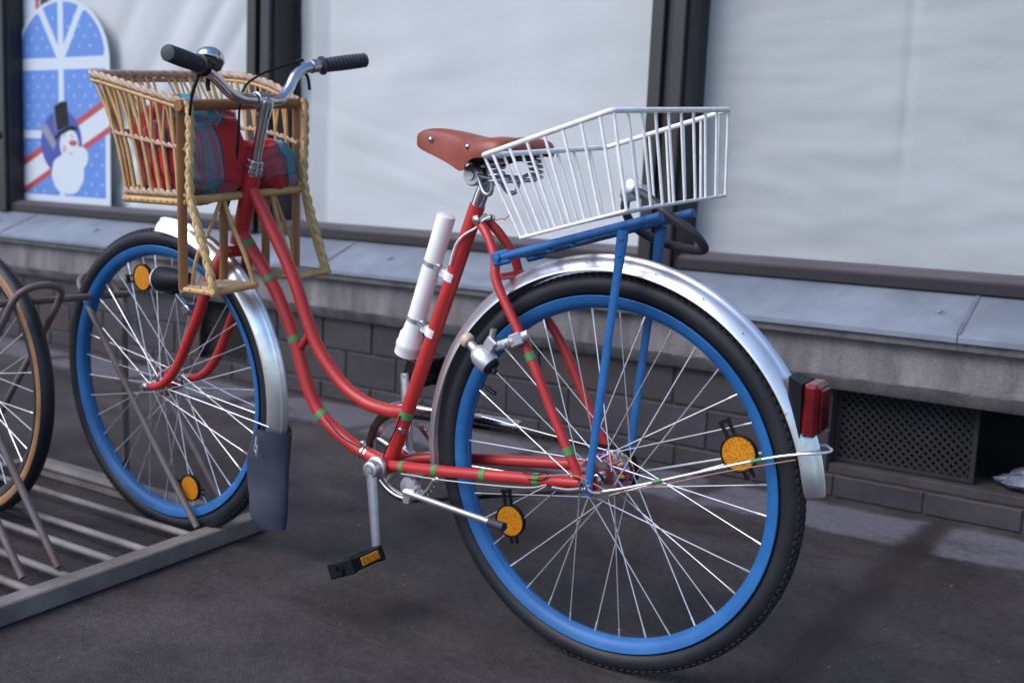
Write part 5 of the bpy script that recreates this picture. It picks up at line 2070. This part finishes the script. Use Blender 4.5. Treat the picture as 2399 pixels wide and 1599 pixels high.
# ================================================================== CABLE LOCK
lk, LO = bike_thing('cable_lock', 'thick dark cable lock looped round the end of the blue carrier', 'lock', (-0.05, -0.03, 0.83))
b_ = MB()
b_.tube(catmull([(-0.036, 0.000, 0.850), (-0.066, 0.010, 0.840), (-0.095, 0.020, 0.823), (-0.126, 0.020, 0.804), (-0.148, 0.010, 0.787), (-0.155, -0.010, 0.770), (-0.147, -0.035, 0.758), (-0.115, -0.065, 0.753),
                 (-0.066, -0.090, 0.755), (-0.028, -0.090, 0.765), (0.004, -0.075, 0.786), (0.008, -0.050, 0.815), (-0.006, -0.030, 0.838), (-0.022, -0.022, 0.846)], 7), 0.0078, 12)
b_.build('lock_cable', M['cable'], lk, off=LO, smooth=60)
b_ = MB()
b_.lathe((-0.020, -0.024, 0.845), (-0.9, 0.4, 0.18), [(-0.022, 0.0), (-0.022, 0.0115), (-0.020, 0.0135), (0.006, 0.0135), (0.008, 0.0115), (0.028, 0.0112), (0.030, 0.009), (0.030, 0.0)], 20)
b_.lathe((-0.018, -0.018, 0.855), (0.2, 1, 0.3), [(0, 0.0), (0, 0.0135), (0.008, 0.0135), (0.010, 0.011), (0.010, 0.0)], 20)
b_.build('lock_barrel', M['dullalu'], lk, off=LO, smooth=40)

# ================================================================== WHITE PLASTIC TUBE on the seat tube
tb, TO = bike_thing('plastic_tube', 'white plastic tube clamped in front of the red seat tube', 'tube', (0.451, 0.0, 0.514))
A, B = Vector((0.4515, 0.0, 0.513)), Vector((0.3535, 0.0, 0.790))
axt = B - A
Lt = axt.length
b_ = MB()
b_.lathe(A, axt, [(0.004, 0.0), (0.0, 0.020), (0.003, 0.0236), (0.018, 0.0240), (0.020, 0.0250), (0.028, 0.0250), (0.030, 0.0236), (0.046, 0.0230), (0.052, 0.0195), (0.064, 0.0188), (0.068, 0.0178), (Lt - 0.004, 0.0178), (Lt - 0.001, 0.0168), (Lt, 0.0150), (Lt + 0.0006, 0.0)], 32)
b_.build('tube_body', M['white'], tb, off=TO, smooth=35)
ust = (ST1 - ST0).normalized()
for (t, u_s, v_s) in ((0.668, 0.3395, 0.677), (0.268, 0.3835, 0.5665)):
    p = A + axt * t
    d = axt.normalized()
    b_ = MB()
    b_.tube([p - d * 0.0042, p + d * 0.0042], 0.0190, 24)
    q = Vector((u_s, 0, v_s))
    side = Vector((-d.z, 0, d.x))
    b_.box(p + Vector((-0.020, 0.0075, -0.004)), (0.012, 0.009, 0.010), ch=0.002)
    b_.tube([p + Vector((-0.020, 0.0, -0.004)), p + Vector((-0.020, 0.019, -0.006))], 0.0042, 8)
    b_.build('hose_clamp', M['dullalu'], tb, off=TO, smooth=40)
    b_ = MB()
    b_.tube([q - ust * 0.0085, q + ust * 0.0085], 0.0158, 20)
    b_.box(q + Vector((0.018, 0.002, 0.004)), (0.016, 0.014, 0.015), Matrix.Rotation(math.radians(-20), 3, 'Y'), ch=0.002)
    b_.build('tube_clip', M['white'], tb, off=TO, smooth=40)

# ================================================================== WICKER CHILD SEAT on the handlebar
wk, KO = bike_thing('wicker_seat', 'wicker child seat with foot rests hung from the handlebar', 'child seat', (0.95, 0.0, 0.80))


def kv(u, w, v):
    return Vector((u, w, v - 0.048 * w))


def put(b_, name, m_, sm=60):
    return b_.build(name, m_, wk, off=KO, smooth=sm)


TR, TF = (0.880, 0.155, 0.996), (1.168, 0.158, 1.058)
BR, BF = (0.888, 0.152, 0.818), (1.090, 0.146, 0.818)


def top_pt(s, side):
    """along the top rim from the back corner (0) round to the front centre line (2)"""
    if s <= 1:
        u = TR[0] + (TF[0] - TR[0]) * s
        w = TR[1] + (TF[1] - TR[1]) * s + 0.006 * math.sin(s * PI)
        v = TR[2] + (TF[2] - TR[2]) * (1 - (1 - s) ** (1.1 if side > 0 else 2.5))
        return kv(u, w * side, v)
    t = s - 1
    return kv(TF[0] + 0.010 * math.sin(t * PI / 2), TF[1] * (1 - t) * side, TF[2])


def bot_pt(s, side):
    if s <= 1:
        return kv(BR[0] + (BF[0] - BR[0]) * s, (BR[1] + (BF[1] - BR[1]) * s) * side, BR[2])
    t = s - 1
    return kv(BF[0] + 0.006 * math.sin(t * PI / 2), BF[1] * (1 - t) * side, BF[2])


def wall_pt(s, side, h_):
    a_, c = bot_pt(s, side), top_pt(s, side)
    p = a_.lerp(c, h_)
    # belly: the sticks flare more towards the top
    k = 0.020 * math.sin(h_ * PI) * (min(1, s * 1.0))
    return p - Vector((k * (0.9 if s >= 0.6 else s), 0, 0))


# rim: braided border going over the back corners
path = [top_pt(k / 10, 1) for k in range(0, 10)] + [top_pt(1 + k / 6, 1) for k in range(0, 6)] + [top_pt(1 + (6 - k) / 6, -1) for k in range(0, 6)] + [top_pt(1 - k / 10, -1) for k in range(0, 11)]
b_ = MB()
b_.rope(catmull(path, 3), 0.0076, 3, 0.070, 0.66, 7, 0.006)
put(b_, 'braided_rim', M['rimbraid'])
b_ = MB()
b_.tube(catmull([p - Vector((0.001, 0, 0.013)) for p in path], 3), 0.0048, 8)
put(b_, 'rim_rod', M['wicker'])
# top cross bar at the back
b_ = MB()
b_.tube([kv(0.886, 0.170, 0.992), kv(0.886, -0.170, 0.992)], 0.0115, 14)
put(b_, 'cross_bar', M['wood'])
# bottom border and mid weave
path_b = [bot_pt(k / 6, 1) for k in range(0, 6)] + [bot_pt(1 + k / 4, 1) for k in range(0, 4)] + [bot_pt(1 + (4 - k) / 4, -1) for k in range(0, 4)] + [bot_pt(1 - k / 6, -1) for k in range(0, 7)]
b_ = MB()
b_.rope(path_b, 0.0078, 2, 0.040, 0.62, 7, 0.006)
put(b_, 'braided_foot', M['rimbraid'])
b_ = MB()
b_.tube([p - Vector((0, 0, 0.017)) for p in path_b], 0.0080, 8)
put(b_, 'base_rod', M['wicker'])
path_m = [wall_pt(k / 6, 1, 0.50) for k in range(0, 6)] + [wall_pt(1 + k / 4, 1, 0.50) for k in range(0, 4)] + [wall_pt(1 + (4 - k) / 4, -1, 0.50) for k in range(0, 4)] + [wall_pt(1 - k / 6, -1, 0.50) for k in range(0, 7)]
b_ = MB()
b_.rope(path_m, 0.0056, 2, 0.034, 0.6, 6, 0.006)
put(b_, 'mid_weave', M['rimbraid'])
# uprights
rng = random.Random(11)


def stick(s, side, s2=None, h0=0.0, h1=1.0, r=0.0046, bow=0.0):
    b_ = MB()
    pts = []
    for k in range(9):
        h_ = h0 + (h1 - h0) * k / 8
        ss = s if s2 is None else s + (s2 - s) * k / 8
        pts.append(wall_pt(ss, side, h_))
    j = rng.uniform(-0.001, 0.001)
    b_.tube([p + Vector((j, 0, 0)) for p in pts], r, 7, scale=lambda t: 1.1 - 0.28 * t)
    put(b_, 'willow_stick', M['wicker'])


for side in (1, -1):
    for k in range(7):
        s = 0.13 + k * 0.142
        stick(s, side, s + 0.02)
        stick(s + 0.015, side, s - 0.075 if k else s + 0.07, 0.48, 0.98, 0.0031)
    for k in range(4):
        s = 1.10 + k * 0.26
        if side < 0 and k == 3:
            continue
        stick(s, side, s + 0.01)
        stick(s + 0.015, side, s + 0.13, 0.48, 0.98, 0.0031)
        stick(s - 0.015, side, s - 0.10, 0.48, 0.98, 0.0031)
# floor rods
for k in range(9):
    w = -0.13 + k * 0.0325
    b_ = MB()
    b_.tube([kv(0.885, w, 0.806), kv(1.088, w * 0.97, 0.806)], 0.0052, 7)
    put(b_, 'floor_rod', M['wicker'])
b_ = MB()
b_.tube([kv(0.884, 0.152, 0.805), kv(0.884, -0.160, 0.805)], 0.0088, 10)
put(b_, 'base_rod', M['wicker'])


def foot_frame(side, wo, wi, uo_top, ub):
    """hanging frame with a foot board"""
    zo, zi = 0.6255, 0.6315
    A_, B_ = kv(0.905, wo, zo), kv(0.905, wi, zo)
    C_, D_ = kv(ub, wo, zo), kv(ub, wi, zo)
    for (p, q, tw) in ((kv(0.893, wo, 0.990), A_, 0.0122), (kv(0.898, wi, 0.806), B_, 0.0115)):
        b_ = MB()
        b_.sweep([p, p.lerp(q, 0.5), q], [(0.0052 * math.cos(t), tw * math.sin(t)) for t in [2 * PI * k / 12 for k in range(12)]], ref=(1, 0, 0))
        put(b_, 'cane_post', M['slat'])
    # plaited outer edge from the back corner of the rim to the foot
    b_ = MB()
    b_.plait(catmull([kv(0.872, wo + 0.001 * side, 1.000), kv(0.868, wo, 0.96), kv(0.872, wo, 0.89), kv(0.874, wo, 0.82), kv(0.852, wo, 0.745), kv(0.830, wo, 0.685), C_ + Vector((0.001, 0, -0.004))], 5), 0.0054, 0.0060, 0.078, 0.004, flat=(0.3, 1, 0))
    put(b_, 'plaited_edge', M['braid'])
    b_ = MB()
    b_.tube([kv(0.880, wo, 0.815), kv(0.858, wo - 0.004 * side, 0.74), C_ + Vector((0.006, -0.004 * side, 0.004))], 0.0060, 8)
    b_.tube(catmull([kv(0.892, wi + 0.008 * side, 0.805), kv(0.868, wi + 0.004 * side, 0.745), kv(0.838, wi, 0.685), D_], 5), 0.0047, 8)
    put(b_, 'edge_rod', M['wicker'])
    b_ = MB()
    b_.tube(catmull([kv(0.890, wi + 0.014 * side, 0.800), kv(0.893, wi + 0.045 * side, 0.740), kv(0.898, wi + 0.074 * side, 0.690), kv(0.900, wo - 0.018 * side, 0.632)], 4), 0.0042, 8)
    put(b_, 'brace_stick', M['wicker'])
    b_ = MB()
    for (p, q) in ((A_, C_), (C_, D_), (D_, B_), (B_, A_)):
        b_.tube([p + (p - q).normalized() * 0.006, q + (q - p).normalized() * 0.006], 0.0066, 8)
    put(b_, 'foot_rim', M['wicker'])
    for k in range(4):
        b_ = MB()
        t0 = (k + 0.5) / 4
        p, q = A_.lerp(C_, t0), B_.lerp(D_, t0)
        b_.box((p + q) / 2 + Vector((0, 0, 0.004)), (0.021, abs(p.y - q.y) - 0.008, 0.005), ch=0.0012)
        put(b_, 'foot_slat', M['rimbraid'], 20)
    nl = MB()
    for t in (0.25, 0.7):
        for (p, q) in ((A_, C_), (C_, D_)):
            x = p.lerp(q, t) + Vector((-0.003, 0.006 * side, 0.0015))
            nl.lathe(x, (-0.5, 0.8 * side, 0.2), [(0, 0.0018), (0.0016, 0.0014), (0.002, 0.0)], 6)
    put(nl, 'nail', M['darksteel'])


foot_frame(1, 0.157, 0.050, 0.88, 0.812)
foot_frame(-1, -0.163, -0.070, 0.88, 0.808)
nl = MB()
for k in range(9):
    p = bot_pt(0.08 + 0.1 * k, 1) + Vector((0, 0.0075, -0.017))
    nl.lathe(p, (0, 1, 0.1), [(0, 0.0019), (0.0012, 0.0016), (0.0016, 0.0)], 6)
put(nl, 'nail', M['darksteel'])

# ================================================================== TARTAN BLANKET in the seat
bl, LB = bike_thing('tartan_blanket', 'red and teal tartan blanket stuffed into the wicker seat', 'blanket', (0.97, 0.0, 0.815))


def cushion(c, size, rot, seed, amp, uvs, uvo, name, e1=0.7, e2=0.75, nu=72, nv=44):
    b_ = MB()
    R = rot
    c = Vector(c)

    def sg(x, p):
        return math.copysign(abs(x) ** p, x)
    for j in range(nv + 1):
        ph_ = -PI / 2 + PI * j / nv
        for i in range(nu + 1):
            t = 2 * PI * i / nu
            x = sg(math.cos(ph_), e1) * sg(math.cos(t), e2)
            y = sg(math.cos(ph_), e1) * sg(math.sin(t), e2)
            z = sg(math.sin(ph_), e1)
            d = Vector((math.cos(ph_) * math.cos(t), math.cos(ph_) * math.sin(t), math.sin(ph_)))
            nz_ = noise.noise(d * 1.7 + Vector((seed, 0, 0))) + 0.55 * noise.noise(d * 3.6 + Vector((0, seed, 0)))
            cre = -abs(noise.noise(d * 2.3 + Vector((0, 0, seed)))) ** 0.5 * 0.8 + 0.35
            k = 1 + amp * (nz_ + cre)
            p = Vector((x * size[0] * k, y * size[1] * k, z * size[2] * k))
            w = R @ p
            b_.v.append(c + w)
            q = p + Vector((noise.noise(d * 2 + Vector((seed, 4, 0))), noise.noise(d * 2 + Vector((seed, 9, 0))), noise.noise(d * 2 + Vector((2, seed, 0))))) * 0.012
            b_.uv[len(b_.v) - 1] = ((-q.y - 0.2 * q.x) * uvs + uvo[0], (q.z + 0.45 * q.x) * uvs + uvo[1])
    for j in range(nv):
        for i in range(nu):
            a_ = j * (nu + 1) + i
            b_.f.append([a_, a_ + 1, a_ + nu + 2, a_ + nu + 1])
            b_.mi.append(0)
    o = b_.build(name, M['tartan'], bl, off=LB, smooth=0)
    o.data.polygons.foreach_set('use_smooth', [True] * len(o.data.polygons))
    return o


RX = Matrix.Rotation
US = 5.2
cushion((0.968, 0.060, 0.884), (0.088, 0.088, 0.094), RX(math.radians(10), 3, 'Y'), 2.0, 0.11, US, (0.77, 0.34), 'blanket_bulk', 0.55, 0.6)
cushion((0.955, 0.058, 0.940), (0.060, 0.082, 0.058), RX(math.radians(-16), 3, 'Y') @ RX(math.radians(14), 3, 'X'), 6.0, 0.10, US, (0.77, 0.34), 'blanket_fold', 0.6, 0.7)
cushion((1.050, 0.060, 0.896), (0.066, 0.064, 0.092), RX(math.radians(20), 3, 'Y'), 4.0, 0.12, US, (0.22, 0.02), 'blanket_fold')
cushion((0.925, -0.098, 0.862), (0.056, 0.058, 0.058), RX(math.radians(-15), 3, 'X'), 9.0, 0.16, US * 1.1, (0.30, 0.62), 'blanket_fold')
cushion((0.950, -0.030, 0.862), (0.062, 0.055, 0.056), RX(math.radians(15), 3, 'X'), 13.0, 0.12, US, (0.0, 0.9), 'blanket_fold')

# ================================================================== SECOND BICYCLE, its front wheel in the next slot
b2m = Matrix(((1, 0, 0, -2.512), (0, 1, 0, 1.432), (0, 0, 1, 0), (0, 0, 0, 1)))
bike2 = thing('bicycle', 'dark bicycle with tan walled front tyre in the rack slot next to the red one', 'bicycle', b2m)
make_wheel(bike2, (0, 0, 0.331), (0, 0, 0), 0.02, 0.020, 0.028, 0, [], 60, M['tyre'], M['darksteel'], R=0.325, tyre_r=0.0195, rim_out=0.2945, tan=True)
dk = mat('dark_frame_paint', (0.02, 0.022, 0.035), 0.35, coat=0.3)
for s_ in (1, -1):
    b_ = MB()
    b_.tube(catmull([(0.0, 0.052 * s_, 0.331), (-0.03, 0.050 * s_, 0.385), (-0.075, 0.046 * s_, 0.50), (-0.125, 0.040 * s_, 0.63), (-0.145, 0.030 * s_, 0.69)], 5), 0.0105, 12, scale=lambda t: 0.7 + 0.3 * t)
    b_.build('fork_blade', dk, bike2, smooth=50)
b_ = MB()
b_.tube([(-0.143, 0, 0.685), (-0.195, 0, 0.850)], 0.0175, 14)
b_.build('head_tube', dk, bike2, smooth=50)
b_ = MB()
b_.tube([(-0.160, 0, 0.735), (-0.62, 0, 0.29)], 0.0145, 12)
b_.build('down_tube', dk, bike2, smooth=50)
b_ = MB()
b_.tube([(-0.188, 0, 0.83), (-0.74, 0, 0.80)], 0.0135, 12)
b_.build('top_tube', dk, bike2, smooth=50)
b_ = MB()
b_.tube([(-0.62, 0, 0.28), (-0.77, 0, 0.88)], 0.0142, 12)
b_.build('seat_tube', dk, bike2, smooth=50)
for s_ in (1, -1):
    b_ = MB()
    b_.tube([(-0.62, 0.03 * s_, 0.28), (-1.04, 0.06 * s_, 0.331)], 0.009, 10)
    b_.build('chain_stay', dk, bike2, smooth=50)
    b_ = MB()
    b_.tube([(-0.755, 0.02 * s_, 0.80), (-1.04, 0.06 * s_, 0.331)], 0.008, 10)
    b_.build('seat_stay', dk, bike2, smooth=50)
make_wheel(bike2, (-1.04, 0, 0.331), (0, 0, 0), 0.1, 0.020, 0.028, 0, [], 60, M['tyre'], M['darksteel'], R=0.325, tyre_r=0.0195, rim_out=0.2945, tan=True)
b_ = MB()
b_.tube([(-0.195, 0, 0.85), (-0.205, 0, 0.90), (-0.205, 0, 0.917)], 0.0115, 12)
b_.build('stem', M['chrome'], bike2, smooth=40)
b_ = MB()
b_.tube(catmull([(-0.36, 0.255, 0.915), (-0.27, 0.25, 0.92), (-0.215, 0.18, 0.92), (-0.205, 0.08, 0.915), (-0.205, -0.08, 0.915), (-0.215, -0.18, 0.92), (-0.27, -0.25, 0.92), (-0.36, -0.255, 0.915)], 5), 0.012, 12)
b_.build('handlebar', M['black'], bike2, smooth=50)
b_ = MB()
b_.tube([(-0.70, 0, 0.96), (-0.77, 0, 0.955), (-0.87, 0, 0.965)], 0.03, 12, flat=0.5)
b_.tube([(-0.77, 0, 0.88), (-0.785, 0, 0.95)], 0.012, 12)
b_.build('saddle', M['black'], bike2, smooth=40)
b_ = MB()
b_.box((-0.105, 0.0, 0.695), (0.05, 0.07, 0.02), Matrix.Rotation(math.radians(20), 3, 'Y'), ch=0.004)
for s_ in (1, -1):
    b_.tube(catmull([(-0.10, 0.03 * s_, 0.70), (-0.085, 0.042 * s_, 0.675), (-0.085, 0.030 * s_, 0.648)], 4), 0.006, 8)
b_.build('brake_caliper', M['chrome'], bike2, smooth=40)
b_ = MB()
b_.lathe((-0.62, -0.03, 0.285), (0, -1, 0), [(0, 0.0), (0, 0.085), (0.003, 0.085), (0.003, 0.0)], 30)
for (s_, dd) in ((1, 1), (-1, -1)):
    b_.tube([(-0.62, 0.045 * s_, 0.285), (-0.62 + 0.165 * dd, 0.06 * s_, 0.285)], 0.010, 8)
    b_.box((-0.62 + 0.165 * dd, 0.115 * s_, 0.285), (0.06, 0.09, 0.02), ch=0.003)
b_.build('crank', M['dullalu'], bike2, smooth=40)
